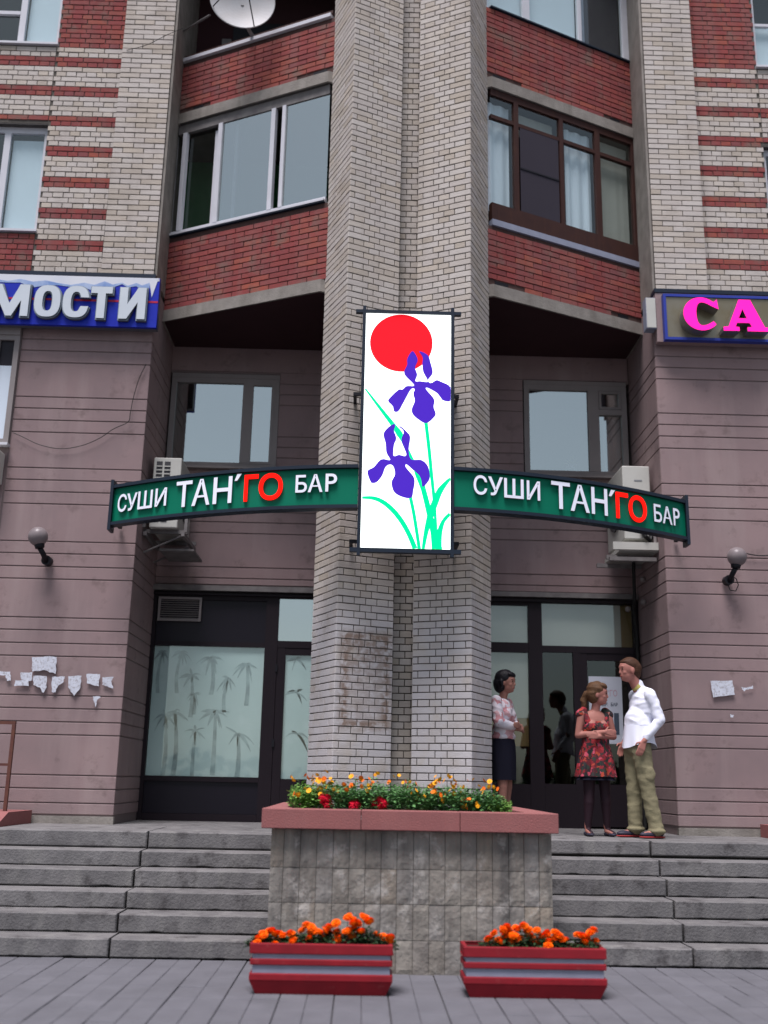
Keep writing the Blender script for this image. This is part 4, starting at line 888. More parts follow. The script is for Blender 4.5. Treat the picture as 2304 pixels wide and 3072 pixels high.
for z in (3.83, 3.55): MB().ball((3.40, 12.35, z), .035).build('clip', M['pvc'], dp)
MB().ball((3.27, 12.6, 3.50), .035).build('clip', M['pvc'], dp)
ac3 = empty('air_conditioner', (-4.4, 11.3, 4.5), 'air conditioner cut by the frame with its beige casing edge below the lower window', 'air conditioner', 'air conditioners on the ground floor wall')
bx('casing', M['ac'], ac3, -5.0, -4.195, 11.2, 11.47, 4.58, 4.95, .012)
bx('arm', M['bracket'], ac3, -4.32, -4.29, 11.2, 11.499, 4.545, 4.575)
for (cx, cz), (hx, hz), lab, loop in (((-3.645, 3.935), (-3.575, 3.70), 'dark globe wall lamp above the torn notices', 0), ((4.175, 3.895), (4.125, 3.66), 'dark globe wall lamp with a looped cable beside the entrance recess', 1)):
    lp = empty('globe_lamp', (cx, 11.3, cz), lab, 'wall lamp', 'globe lamps on the rendered wall')
    g = MB(); g.sm = True; g.ball((cx, 11.24, cz), .108, 32, 20); g.build('globe', M['globe'], lp)
    dxx = hx - cx
    h = MB(); h.sm = True; h.tube([(cx + dxx * .3, 11.245, cz - .085), (cx + dxx * .45, 11.25, cz - .13)], .058, 20, .048); h.tube([(cx + dxx * .45, 11.25, cz - .13), (cx + dxx * .8, 11.30, cz - .18), (hx, 11.40, hz - .02)], .030, 12); h.build('holder', M['black'], lp)
    h = MB(); h.tube([(hx, 11.38, hz - .0), (hx, 11.474, hz)], .055, 20); h.build('wall_plate', M['black'], lp)
    if loop:
        MB().tube([(hx + .04, 11.42, hz + .05), (hx + .09, 11.42, hz + .02), (hx + .115, 11.43, hz - .05), (hx + .08, 11.43, hz - .12), (hx + .02, 11.44, hz - .11), (hx, 11.45, hz - .04)], .006, 6).build('cable_loop', M['cable'], lp)
sd_ = empty('satellite_dish', (-1.62, 11.1, 10.2), 'grey satellite dish standing on the open balcony railing', 'satellite dish')
ctr = P(728, 0, 11.05); nrm = Vector((.15, -.98, -.02)).normalized(); ax = nrm.cross(Vector((0, 0, 1))).normalized(); ay = ax.cross(nrm)
b = MB(); b.sm = True; rad = .405
for i in range(9):
    for j in range(40):
        r0_, r1_ = i / 9, (i + 1) / 9; t0, t1 = 2 * math.pi * j / 40, 2 * math.pi * (j + 1) / 40
        q = lambda r, t: ctr + (ax * math.cos(t) + ay * math.sin(t)) * rad * r - nrm * .085 * (1 - r * r)
        b.face([q(r0_, t0), q(r1_, t0), q(r1_, t1), q(r0_, t1)])
b.build('reflector', M['dish'], sd_)
b = MB(); b.tube([ctr + (ax * math.cos(t) + ay * math.sin(t)) * rad for t in [2 * math.pi * k / 40 for k in range(41)]], .008, 6); b.build('rim', M['dish'], sd_)
hd = ctr + nrm * .42 + ay * .05
for t in (-2.0, -.4, 1.2): MB().tube([ctr + (ax * math.cos(t) + ay * math.sin(t)) * rad * .97, hd], .008, 6).build('feed_arm', M['black'], sd_)
MB().tube([hd, hd - nrm * .1], .035, 12).build('feed_head', M['black'], sd_)
MB().tube([ctr - nrm * .09, ctr - nrm * .2 - Vector((0, 0, .1)), (-1.60, 11.62, 10.76)], .025, 8).build('mount', M['bracket'], sd_)
bm_ = empty('balcony_pole', (-2.4, 11.6, 10.6), 'thin pale pole sticking out of the open balcony left of the dish', 'pole')
MB().tube([P(540, 100, 11.9), P(630, 45, 11.3)], .014, 8).build('pole', M['steel'], bm_)
def cable(lab, pts, r=.006):
    e = empty('cable', pts[0], lab, 'cable')
    sp = []; Q = [Vector(p) for p in pts]
    for i in range(len(Q) - 1):
        p0, p1, p2, p3 = Q[max(i - 1, 0)], Q[i], Q[i + 1], Q[min(i + 2, len(Q) - 1)]
        for k in range(6): t = k / 6; sp.append(.5 * ((2 * p1) + (-p0 + p2) * t + (2 * p0 - 5 * p1 + 4 * p2 - p3) * t * t + (-p0 + 3 * p1 - 3 * p2 + p3) * t ** 3))
    sp.append(Q[-1]); MB().tube(sp, r, 6).build('wire', M['cable'], e)
k = 2.88
cable('thin black cable sagging across the rendered wall under the blue sign', [P(x / k, 780 + y / k, 11.463) for x, y in ((1262, 900), (1200, 1030), (1150, 1200), (1125, 1330), (1105, 1400), (980, 1460), (860, 1540), (700, 1605), (520, 1630), (340, 1595), (200, 1530), (110, 1490))], .0045)
cable('thin dark line running down the edge of the pale pilaster above the blue sign', [(-3.29, 11.50, 13), (-3.30, 11.50, 10), (-3.305, 11.50, 8.3), (-3.31, 11.50, 7.5)], .010)  # thin dark tube traces the line along the pilaster edge
cable('loose cable crossing the pale pilaster towards the open balcony', [P(380, 150, 11.43), P(440, 135, 11.40), P(500, 105, 11.38), P(548, 85, 11.5)], .004)
cable('short cable leading from the globe lamp out of the picture', [(4.33, 11.45, 3.99), (4.5, 11.46, 3.965), (4.75, 11.46, 3.97), (5.2, 11.46, 3.95)], .007)
# ---------------------------------------------------------------- torn notices
def notice(lab, outline, ox, oy, k, extra=0, grp='torn paper notices on the rendered wall'):
    pts = [P(ox + x / k, oy + y / k, 11.4735) for x, y in outline]; out = []
    for i in range(len(pts)):
        a, c = pts[i], pts[(i + 1) % len(pts)]; out.append((a.x, a.z))
        for q in range(1, 4): t = q / 4; out.append((a.x + (c.x - a.x) * t + random.uniform(-.006, .006), a.z + (c.z - a.z) * t + random.uniform(-.006, .006)))
    o = prism('paper_notice', out, 11.470 - .0012 * extra, 11.4708 - .0012 * extra, M['paper'], None); tag(o, lab, 'notice', grp)
k = 2.88
notice('torn paper scrap nearest the frame edge beyond the handrail post', [(-60, 1335), (90, 1345), (95, 1420), (60, 1425), (50, 1375), (-60, 1375)], 0, 1548, k)
notice('large grey patchy paper, the highest of the torn notices', [(275, 1220), (400, 1212), (490, 1220), (480, 1365), (380, 1330), (280, 1345)], 0, 1548, k)
notice('pinkish torn paper left below the grey patchy one', [(180, 1350), (280, 1348), (275, 1420), (230, 1430), (180, 1400)], 0, 1548, k, 1)
notice('small flat oblong scrap, lowest left of the torn row', [(130, 1420), (245, 1415), (250, 1470), (125, 1470)], 0, 1548, k, 2)
notice('white torn notice with a tail hanging right under the grey patchy one', [(290, 1380), (405, 1385), (405, 1480), (375, 1528), (345, 1480), (290, 1460)], 0, 1548, k, 3)
notice('flag shaped torn notice with a long lower strip', [(450, 1390), (560, 1385), (545, 1440), (500, 1470), (480, 1525), (448, 1520), (445, 1450)], 0, 1548, k)
notice('white torn notice tapering to a point', [(590, 1385), (705, 1380), (695, 1480), (640, 1555), (590, 1480)], 0, 1548, k)
notice('neat white rectangular notice in the torn row', [(748, 1365), (865, 1368), (855, 1470), (750, 1445)], 0, 1548, k)
notice('last ragged notice of the torn row beside the wall corner', [(885, 1395), (985, 1390), (960, 1425), (980, 1490), (940, 1480), (885, 1460)], 0, 1548, k)
notice('small scrap hanging alone below the torn row', [(800, 1558), (870, 1562), (840, 1590), (825, 1650), (812, 1610)], 0, 1548, k)
notice('wrinkled pale notice on the wall beside the standing man', [(1160, 1425), (1350, 1420), (1372, 1545), (1185, 1568)], 1728, 1548, k)
notice('two tiny white flecks of paper beside the wrinkled notice', [(1425, 1480), (1470, 1485), (1525, 1465), (1530, 1490), (1475, 1500), (1450, 1515)], 1728, 1548, k)
notice('tiny paper fleck below the wrinkled notice', [(1330, 1715), (1365, 1720), (1355, 1742), (1335, 1740)], 1728, 1548, k)
# ---------------------------------------------------------------- raised stone planter
rp = empty('raised_planter', (XC, 9.0, 0), 'raised planter of split stone tiles with a pink coping between the stairs', 'planter')
bx('planter_core', M['concrete'], rp, -.645, 1.455, 8.235, 10.19, -.05, 1.015)
bx('rear_bed_core', M['mortar'], rp, -.645, 1.455, 10.191, 10.35, ZL, 1.015)
xs = [-.665, -.565, -.44, -.315, -.19, -.067, .055, .175, .295, .42, .54, .66, .78, .90, 1.02, 1.145, 1.26, 1.375, 1.475]
zs = [-.01, .235, .487, .737, 1.016]
def tilef(a, b_, c, d, fn, parent):
    m_ = MB(); nx, nz = 4, 6; g = .0022; off = random.uniform(-.004, .006); sd0 = random.random() * 50; q = {}
    for i in range(nx + 1):
        for j in range(nz + 1):
            u = a + g + (b_ - a - 2 * g) * i / nx; z = c + g + (d - c - 2 * g) * j / nz; e = i in (0, nx) or j in (0, nz)
            q[i, j] = (u, (.020 if not e else .015) + off * .5 + noise.noise(Vector((u * 22, z * 14, sd0))) * (.0055 if not e else .002), z)
    t = random.random()
    for i in range(nx):
        for j in range(nz): m_.face([fn(*q[i, j]), fn(*q[i + 1, j]), fn(*q[i + 1, j + 1]), fn(*q[i, j + 1])], t)
    bd = [q[i, 0] for i in range(nx + 1)] + [q[nx, j] for j in range(1, nz + 1)] + [q[i, nz] for i in range(nx - 1, -1, -1)] + [q[0, j] for j in range(nz - 1, 0, -1)]
    for i in range(len(bd)): p0, p1 = bd[i], bd[(i + 1) % len(bd)]; m_.face([fn(p0[0], -.01, p0[2]), fn(p1[0], -.01, p1[2]), fn(*p1), fn(*p0)], t)
    m_.build('stone_tile', M['tile'], parent)
for i in range(len(xs) - 1):
    for j in range(4): tilef(xs[i], xs[i + 1], zs[j], zs[j + 1], lambda u, d, z: (u, 8.235 - d, z), rp)
for s in (-1, 1):
    for i in range(12):
        for j in range(4):
            y0_ = 8.24 + i * .124
            if y0_ > 8.72 + .3 * (j * 1.75) : continue
            tilef(y0_, y0_ + .124, zs[j], zs[j + 1], (lambda u, d, z: (-.645 - d * .5, u, z)) if s < 0 else (lambda u, d, z: (1.455 + d * .5, u, z)), rp)
for a, c in ((-.735, .015), (.018, .765), (.768, 1.515)):
    bx('coping', M['pink'], rp, a, c, 8.125, 8.33, 1.02, 1.165, .006)
for s, (a, c) in ((-1, (-.735, -.53)), (1, (1.31, 1.515))): bx('coping', M['pink'], rp, a, c, 8.333, 10.34, 1.021, 1.164, .006)
sl_ = MB(); n = 20
for i in range(n):
    for j in range(14):
        q = lambda i, j: (-.529 + 1.838 * i / n, 8.331 + 2.0 * j / 14, 1.12 + .025 * noise.noise(Vector((i * .7, j * .7, 2))))
        sl_.face([q(i, j), q(i + 1, j), q(i + 1, j + 1), q(i, j + 1)])
sl_.build('soil', M['soil'], rp)
# ---------------------------------------------------------------- plants
def leafmat(name, a, b_, c): return mat(name, a, .6, ramp=[a, b_, c], spec=.3)
M['leaf_light'] = leafmat('leaf_light', (.14, .30, .055), (.19, .36, .08), (.09, .20, .045))
M['leaf_mid'] = leafmat('leaf_mid', (.075, .20, .06), (.11, .26, .08), (.05, .135, .045))
M['leaf_dark'] = leafmat('leaf_dark', (.012, .035, .012), (.02, .05, .018), (.03, .065, .02))
M['marigold'] = mat('marigold_petal', (.80, .12, .004), .6, ramp=[(.80, .085, .001), (.95, .16, .003), (.90, .12, .002)], spec=.1)
M['petal_yellow'] = mat('petal_yellow', (.80, .36, .01), .6, ramp=[(.75, .28, .01), (.85, .42, .015)])
M['petal_orange'] = mat('petal_orange', (.75, .14, .01), .6, ramp=[(.72, .10, .008), (.80, .20, .01)])
M['celosia'] = mat('celosia_red', (.33, .004, .012), .7, spec=.1, ramp=[(.30, .004, .012), (.60, .008, .03), (.45, .006, .03)])
def leaves(b, c, rad, n, size, droop=.2):
    for i in range(n):
        a = random.random() * 6.283; r = random.random() ** .5
        p = Vector((c[0] + rad[0] * r * math.cos(a), c[1] + rad[1] * r * math.sin(a), c[2] + rad[2] * (random.random() ** .7)  * (1.15 - .5 * r)))
        d = Vector((math.cos(a + random.uniform(-1, 1)), math.sin(a + random.uniform(-1, 1)), random.uniform(-.3, .9))).normalized()
        l = size * random.uniform(.6, 1.3); w = d.cross(Vector((random.uniform(-.3, .3), random.uniform(-.3, .3), 1))).normalized() * l * .32
        m1 = p + d * l * .5 + Vector((0, 0, -.1 * l)); e = p + d * l + Vector((0, 0, -droop * l)); t = random.random()
        b.face([p, m1 - w, e, m1 + w], t)
def pompon(name, m, r=1.):
    b = MB(); rnd_ = random.Random(hash(name) % 97)
    b.ball((0, 0, 0), (.72, .72, .5), 10, 6, .3)
    for ring, (el, nn, ln) in enumerate(((-12, 12, 1.0), (12, 12, .98), (36, 10, .95), (60, 7, .85), (82, 4, .72))):
        for k in range(nn):
            a = 2 * math.pi * (k + .5 * (ring % 2)) / nn + rnd_.uniform(-.1, .1); e = R(el + rnd_.uniform(-8, 8))
            d = Vector((math.cos(a) * math.cos(e), math.sin(a) * math.cos(e), math.sin(e) * .75)); t_ = Vector((-math.sin(a), math.cos(a), 0)); up = d.cross(t_)
            w = .30; p0 = d * .35; p1 = d * ln * .85; p2 = d * ln * 1.05
            tn = rnd_.random()
            b.face([p0 - t_ * .1, p1 - t_ * w + up * .06, p2 - t_ * .12, p2 + t_ * .12, p1 + t_ * w + up * .06, p0 + t_ * .1], tn)
    me = b.mesh(name); me.materials.append(m); return me
POM = [pompon('flower_head', M['marigold']) for _ in range(3)]
def daisy(name, m):
    b = MB(); b.ball((0, 0, .05), (.32, .32, .2), 8, 5, .2)
    for k in range(8):
        a = 2 * math.pi * k / 8; d = Vector((math.cos(a), math.sin(a), .15)); t_ = Vector((-math.sin(a), math.cos(a), 0))
        b.face([d * .2 - t_ * .1, d * .75 - t_ * .34, d * 1.05 - t_ * .12, d * 1.05 + t_ * .12, d * .75 + t_ * .34, d * .2 + t_ * .1], random.random())
    me = b.mesh(name); me.materials.append(m); return me
DY = [daisy('flower', M['petal_yellow']), daisy('flower', M['petal_orange'])]
def put(me, name, parent, loc, sc, rx=0, ry=0):
    o = bpy.data.objects.new(name, me); COL.objects.link(o); o.parent = parent; o.location = Vector(loc) - parent.location
    o.scale = (sc, sc, sc); o.rotation_euler = (rx, ry, random.random() * 6.28); return o
# trough planters
def trough(x0_, x1_, lab, grp='red and grey striped trough planters'):
    t = empty('trough_planter', ((x0_ + x1_) / 2, 7.5, 0), lab, 'planter', grp)
    dep = .27; yf = 7.395
    prof = lambda z: .045 * max(0, (.085 - z) / .085)
    secs = [(.252, .318, 'rim', 'trough_red', .0), (.222, .2515, 'grey_band', 'trough_grey', .016), (.183, .2215, 'red_rib', 'trough_red', .002), (.132, .1825, 'grey_band', 'trough_grey', .018), (.0865, .1315, 'red_band', 'trough_red', .0)]
    for a, c, nm, mm, ins in secs:
        b = MB(); i_ = ins; x, X_ = x0_ + i_, x1_ - i_; y, Y_ = yf + i_, yf + dep - i_; th_ = .03 + (.0 if a > .25 else 0)
        if a > .25:
            for q in ((x, X_, y, y + th_), (x, X_, Y_ - th_, Y_), (x, x + th_, y + th_, Y_ - th_), (X_ - th_, X_, y + th_, Y_ - th_)): b.box(q[0], q[1], q[2], q[3], a, c)
        else: b.box(x, X_, y, Y_, a, c)
        b.build(nm, M[mm], t, .006 if a > .25 or 'rib' in nm or 'red_band' in nm else 0)
    b = MB(); i_ = .045
    b.hexa([(x0_ + i_, yf + i_ * .8, .0), (x1_ - i_, yf + i_ * .8, .0), (x1_ - i_, yf + dep - i_ * .8, .0), (x0_ + i_, yf + dep - i_ * .8, .0), (x0_ + .002, yf + .002, .086), (x1_ - .002, yf + .002, .086), (x1_ - .002, yf + dep - .002, .086), (x0_ + .002, yf + dep - .002, .086)])
    b.build('tapered_foot', M['trough_red'], t)
    bx('soil', M['soil'], t, x0_ + .03, x1_ - .03, yf + .03, yf + dep - .03, .25, .295)
    return t
trough(-.705, .248, 'red and grey striped trough with marigolds along its whole length'); trough(.722, 1.682, 'red and grey striped trough with a bare soil gap between its marigolds')
k = 3.072
HL = [(175, 360), (215, 310), (290, 285), (345, 305), (375, 310), (340, 385), (265, 290), (460, 300), (490, 365), (605, 225), (570, 280), (655, 250), (640, 350), (605, 390), (660, 290), (710, 290), (740, 300), (775, 350), (790, 275), (820, 245), (885, 215), (890, 290), (905, 345), (975, 290), (1000, 150), (1050, 180), (1090, 205), (1050, 235), (1135, 155), (1195, 195), (1050, 325), (1125, 290), (1265, 320), (1320, 340), (1385, 345)]
HR = [(380, 360), (440, 300), (480, 365), (520, 270), (555, 240), (590, 300), (530, 340), (590, 400), (640, 260), (700, 230), (750, 270), (770, 330), (680, 350), (740, 415), (820, 400), (830, 280), (880, 330), (920, 300), (960, 360), (1000, 300), (1040, 330), (1070, 370), (960, 415), (630, 330), (600, 350), (500, 390), (850, 410), (930, 340), (1000, 350)]
HS = [(1205, 320), (1290, 340), (1320, 300), (1355, 275), (1365, 380), (1240, 325), (1285, 365)]
def marigolds(heads, ox, centers, labs, grp):
    plants = []
    for (cx, hgt), lab in zip(centers, labs):
        px = P(ox + cx / k, 2700 + 420 / k, 7.52).x
        e = empty('marigold_plant', (px, 7.52, .28), lab, 'flower plant', grp); plants.append((px, e, hgt))
        b = MB(); leaves(b, (px, 7.52, .275), (.085, .07, hgt), 260, .034)
        for i in range(9): a = random.random() * 6; b.tube([(px, 7.52, .28), (px + .05 * math.cos(a), 7.52 + .04 * math.sin(a), .28 + hgt * .8)], .0025, 4, cap=False)
        tag(b.build('foliage', M['leaf_dark'], e), kind='stuff')
    heads = heads + [(x + random.uniform(-28, 28), y + random.uniform(-8, 34)) for x, y in heads if random.random() < .75]
    for i, (x, y) in enumerate(heads):
        yy = random.uniform(7.46, 7.58); p = P(ox + x / k, 2700 + y / k, yy)
        if p.z < .31: yy = 7.43; p = P(ox + x / k, 2700 + y / k, yy)
        pl = min(plants, key=lambda q: abs(q[0] - p.x))
        put(POM[i % 3], 'flower_head', pl[1], p, random.uniform(.027, .034), R(random.uniform(10, 45)), R(random.uniform(-20, 20)))
marigolds(HL, 720, [(190, .07), (320, .08), (480, .07), (610, .10), (730, .09), (880, .12), (1060, .16), (1180, .13), (1330, .06)],
          ['low marigold plant at the outer end of the fully planted trough', 'marigold plant with four bunched heads, second from the trough end by the stairs', 'sparse marigold plant with two heads in a dip of the row', 'marigold plant with a high head above leaning stalks', 'dense low marigold clump mid trough', 'marigold plant with stacked heads just before the tallest ones', 'tallest marigold plant of the fully planted trough', 'marigold plant with one lone round head beside the tallest plant', 'flat marigold plant hanging at the trough end towards the middle'], 'orange marigolds in the troughs')
marigolds(HR, 1340, [(430, .07), (560, .11), (700, .13), (830, .11), (940, .10), (1040, .09)],
          ['edge marigold plant next to the bare soil gap corner', 'marigold plant with a rounded crown, second in the big clump', 'highest marigold plant of the big clump with a dark hollow', 'marigold plant low over the rim in the big clump', 'marigold plant with five bright heads near the clump end', 'last marigold plant of the big clump facing the gap'], 'orange marigolds in the troughs')
marigolds(HS, 1340, [(1285, .09)], ['separate small marigold plant alone at the end of the gapped trough'], 'orange marigolds in the troughs')
# the flower bed on top of the planter
K6 = 2.242
def bedx(x, y=300, Y=8.6): return P(860 + x / K6, 2280 + y / K6, Y)
FL = [(35, 120, 0), (65, 230, 1), (125, 190, 0), (175, 110, 0), (220, 130, 1), (225, 190, 0), (240, 195, 0), (270, 80, 0), (305, 145, 0), (315, 200, 0), (385, 165, 1), (435, 172, 1), (470, 110, 1), (505, 185, 1), (500, 120, 1), (580, 150, 1), (595, 100, 0), (720, 110, 0), (815, 182, 1), (880, 228, 0), (912, 230, 0), (960, 175, 1), (1000, 110, 0), (1005, 140, 0), (1035, 235, 1), (1098, 203, 0), (1130, 140, 0), (1135, 165, 1), (1170, 180, 0), (1190, 310, 0), (1255, 130, 0), (1278, 290, 0), (1365, 145, 0), (1420, 195, 1), (1325, 190, 1), (870, 160, 1), (985, 215, 1), (1030, 130, 0), (1090, 110, 0), (1225, 265, 1), (140, 110, 1), (205, 100, 0), (555, 125, 1), (800, 145, 1), (250, 150, 0)]
bc = [(90, .20, 'l'), (200, .22, 'l'), (300, .22, 'm'), (400, .21, 'm'), (500, .22, 'm'), (600, .22, 'm'), (700, .20, 'm'), (800, .22, 'm'), (900, .21, 'm'), (1000, .22, 'm'), (1110, .22, 'm'), (1220, .20, 'm'), (1330, .20, 'm'), (1430, .13, 'l')]
bl = ['pale green flowering plant at the door end of the bed with stray yellow blooms', 'yellow flowering plant behind the first red cockscomb', 'flowering plant with four yellow blooms between red cockscombs', 'orange flowering plant above the smallest red cockscomb', 'plant with a cluster of orange blooms on its crown', 'flowering plant directly behind the biggest red cockscomb', 'nearly bloomless green plant in front of the gap between the columns', 'green plant with one orange bloom right of the red cockscombs', 'plant with a low pair of small yellow blooms', 'tall plant with pale orange blooms in front of the brick column', 'plant with the tallest yellow orange bloom of the bed', 'bushy plant with yellow blooms low over the coping', 'plant with few small blooms before the black skirt', 'low light green plant ending the bed by the women']
pls = []
for (x, h, c), lab in zip(bc, bl):
    p = bedx(x); e = empty('flowering_plant', (p.x, 8.6, 1.12), lab, 'flower plant', 'yellow flowering plants in the raised planter'); pls.append((p.x, e))
    b = MB()
    for _ in range(3): leaves(b, (p.x + random.uniform(-.04, .04), 8.6 + random.uniform(-.16, .16), 1.12), (.105, .14, h * random.uniform(.85, 1.2)), 560, .032)
    for i in range(12):
        a = random.random() * 6; q = Vector((p.x + .08 * math.cos(a), 8.6 + .1 * math.sin(a), 1.12)); b.tube([q, q + Vector((random.uniform(-.03, .03), random.uniform(-.03, .03), h * random.uniform(.9, 1.15)))], .002, 3, cap=False)
    tag(b.build('foliage', M['leaf_light' if c == 'l' else 'leaf_mid'], e), kind='stuff')
FL = FL + [(x + random.uniform(-40, 40), y + random.uniform(-15, 45), random.choice((0, 0, 1))) for x, y, c in FL + FL]
for x, y, c in FL:
    yy = random.uniform(8.45, 8.62) if y < 200 else random.uniform(8.40, 8.46); p = bedx(x, y, yy)
    pl = min(pls, key=lambda q: abs(q[0] - p.x)); put(DY[c], 'flower', pl[1], p, random.uniform(.014, .023), R(random.uniform(40, 80)), R(random.uniform(-20, 20)))
for x, w, lab in ((290, .062, 'dark red cockscomb plant nearest the palm window'), (465, .028, 'smallest red cockscomb plant between two larger ones'), (655, .08, 'widest dark red cockscomb plant in the bed')):
    p = bedx(x, 300, 8.37); e = empty('cockscomb_plant', (p.x, 8.37, 1.12), lab, 'flower plant', 'red cockscombs in the raised planter')
    b = MB(); leaves(b, (p.x, 8.37, 1.12), (w, .04, .05), 60, .03); tag(b.build('foliage', M['leaf_mid'], e), kind='stuff')
    for i in range(max(3, int(w * 95))):
        q = (p.x + random.uniform(-w, w), 8.36 + random.uniform(-.02, .03), 1.18 + random.uniform(0, .065)); b = MB()
        for j in range(70):
            d = Vector((random.gauss(0, 1), random.gauss(0, 1), random.gauss(.6, 1))).normalized(); r = .026; c = Vector(q) + Vector((d.x * r, d.y * r, d.z * r * 1.2)); t_ = d.cross(Vector((.3, .5, .8))).normalized() * .009; u_ = d.cross(t_).normalized() * .009
            b.face([c - t_, c - u_ * .6 + d * .004, c + t_, c + u_ * .6 + d * .008], random.random())
        b.ball(q, (.021, .021, .027), 8, 6, .1); b.build('flower_plume', M['celosia'], e)

# ---------------------------------------------------------------- people
def capsule(b, p0, p1, r0, r1, k=14):
    p0, p1 = Vector(p0), Vector(p1); d = p1 - p0; L_ = d.length
    if L_ < 1e-5: b.ball(p0, r0, k, 10); return
    d /= L_; a = d.cross(Vector((0, 0, 1)) if abs(d.z) < .9 else Vector((1, 0, 0))).normalized(); c = d.cross(a)
    prof = [(-r0 * math.cos(t), r0 * math.sin(t)) for t in [math.pi / 2 * i / 5 for i in range(6)]] + [(L_ + r1 * math.sin(t), r1 * math.cos(t)) for t in [math.pi / 2 * i / 5 for i in range(6)]]
    n = len(b.v)
    for x, r in prof:
        r = max(r, 1e-4)
        for j in range(k): t = 2 * math.pi * j / k; b.v.append(tuple(p0 + d * x + (a * math.cos(t) + c * math.sin(t)) * r))
    m = len(prof)
    for i in range(m - 1):
        for j in range(k): j2 = (j + 1) % k; b.f.append((n + i * k + j, n + i * k + j2, n + (i + 1) * k + j2, n + (i + 1) * k + j)); b.t.append(0)
    b.f.append(tuple(n + j for j in range(k))[::-1]); b.f.append(tuple(n + (m - 1) * k + j for j in range(k))); b.t += [0, 0]
class Fig:
    def __init__(s, base, face):
        s.o = Vector(base); f = Vector((face[0], face[1], 0)).normalized(); s.F = f; s.L = Vector((-f.y, f.x, 0))
    def T(s, p): return s.o + s.F * p[0] + s.L * p[1] + Vector((0, 0, p[2]))
SCR = bpy.data.scenes.new('scratch')
def organic(fig, shapes, voxel, sm, name, m, parent, wob=0.):
    b = MB()
    for q in shapes:
        if q[0] == 'c': capsule(b, fig.T(q[1]), fig.T(q[2]), q[3], q[4])
        else:   # ellipsoid: centre, radii (forward, side, up), optional pitch and turn
            c, r = q[1], q[2]; pit = R(q[3]) if len(q) > 3 else 0; trn = R(q[4]) if len(q) > 4 else 0; n = len(b.v); b.ball((0, 0, 0), r, 22, 14)
            for i in range(n, len(b.v)):
                x, y, z = b.v[i]; x, z = x * math.cos(pit) + z * math.sin(pit), -x * math.sin(pit) + z * math.cos(pit)
                x, y = x * math.cos(trn) - y * math.sin(trn), x * math.sin(trn) + y * math.cos(trn)
                b.v[i] = tuple(fig.T((c[0] + x, c[1] + y, c[2] + z)))
    me = b.mesh(name); bm = bmesh.new(); bm.from_mesh(me); bmesh.ops.recalc_face_normals(bm, faces=bm.faces); bm.to_mesh(me); bm.free()
    o = bpy.data.objects.new('tmp', me); SCR.collection.objects.link(o)
    r = o.modifiers.new('r', 'REMESH'); r.mode = 'VOXEL'; r.voxel_size = voxel
    q = o.modifiers.new('s', 'SMOOTH'); q.factor = .5; q.iterations = sm
    SCR.view_layers[0].update(); dg = SCR.view_layers[0].depsgraph; me2 = bpy.data.meshes.new_from_object(o.evaluated_get(dg)); bpy.data.objects.remove(o)
    if wob:
        nr = [v.normal.copy() for v in me2.vertices]; co = [v.co.copy() for v in me2.vertices]; out = []
        for p, nn in zip(co, nr):
            d = .7 - 2.0 * abs(noise.noise(Vector((p.x * 6 + p.z * 4, p.y * 6, p.z * 11)))) + .5 * noise.noise(Vector((p.x * 15, p.y * 15, p.z * 26 + 4)))
            out += list(p + nn * d * wob)
        me2.vertices.foreach_set('co', out)
    me2.polygons.foreach_set('use_smooth', [True] * len(me2.polygons)); me2.name = name
    return link(name, me2, m, parent)
def hand(wr, d, up, curl=.6, s=1., thumb=1):   # shapes of a hand from wrist wr along d, back of the hand facing up
    wr, d, up = Vector(wr), Vector(d).normalized(), Vector(up).normalized(); sd = d.cross(up).normalized() * thumb; out = []
    pc = wr + d * .05 * s
    for k_ in (-1, -.33, .33, 1): out.append(('c', tuple(wr + d * .01 + sd * .014 * k_ * s), tuple(wr + d * .085 * s + sd * .030 * k_ * s), .016 * s, .012 * s))
    for i, (o_, ln) in enumerate(((-1, .058), (-.33, .072), (.33, .078), (1, .068))):
        a = wr + d * .09 * s + sd * .030 * o_ * s; p = a; ang = 0
        for j, f in enumerate((.45, .32, .23)):
            ang += curl * (.6, .8, .6)[j]; dd = d * math.cos(ang) - up * math.sin(ang); q = p + dd * ln * f * s; out.append(('c', tuple(p), tuple(q), .0088 * s * (1 - .08 * j), .0082 * s * (1 - .1 * j))); p = q
    a = wr + d * .03 * s + sd * .03 * s; m1 = a + (d * .5 + sd * .8).normalized() * .035 * s; out += [('c', tuple(a), tuple(m1), .012 * s, .010 * s), ('c', tuple(m1), tuple(m1 + (d * .9 + sd * .2 - up * .3).normalized() * .028 * s), .0098 * s, .008 * s)]
    return out
M['skin'] = mat('skin', (.31, .15, .115), .55, n=(12, .25), col2=(.42, .17, .13)); M['skin2'] = mat('skin_rosy', (.36, .155, .125), .55, n=(12, .25), col2=(.44, .17, .14))
M['shirt'] = mat('white_shirt', (.74, .76, .86), .9, n=(4, .15), col2=(.68, .71, .84)); M['khaki'] = mat('khaki_trousers', (.24, .215, .13), .85, n=(7, .4), col2=(.18, .16, .10), bump=(60, .3))
M['hair_brown'] = mat('brown_hair', (.07, .032, .018), .6, n=(40, .6), bump=(90, .6)); M['hair_light'] = mat('light_brown_hair', (.13, .068, .035), .55, n=(40, .6), bump=(90, .6)); M['hair_black'] = mat('black_hair', (.008, .007, .010), .45, n=(40, .5), bump=(90, .6))
M['navy'] = mat('dark_skirt', (.008, .008, .018), .85); M['tights'] = mat('dark_tights', (.026, .012, .018), .6); M['shoe'] = mat('dark_shoe', (.03, .028, .045), .5); M['sole'] = mat('red_sole', (.28, .03, .03), .6)
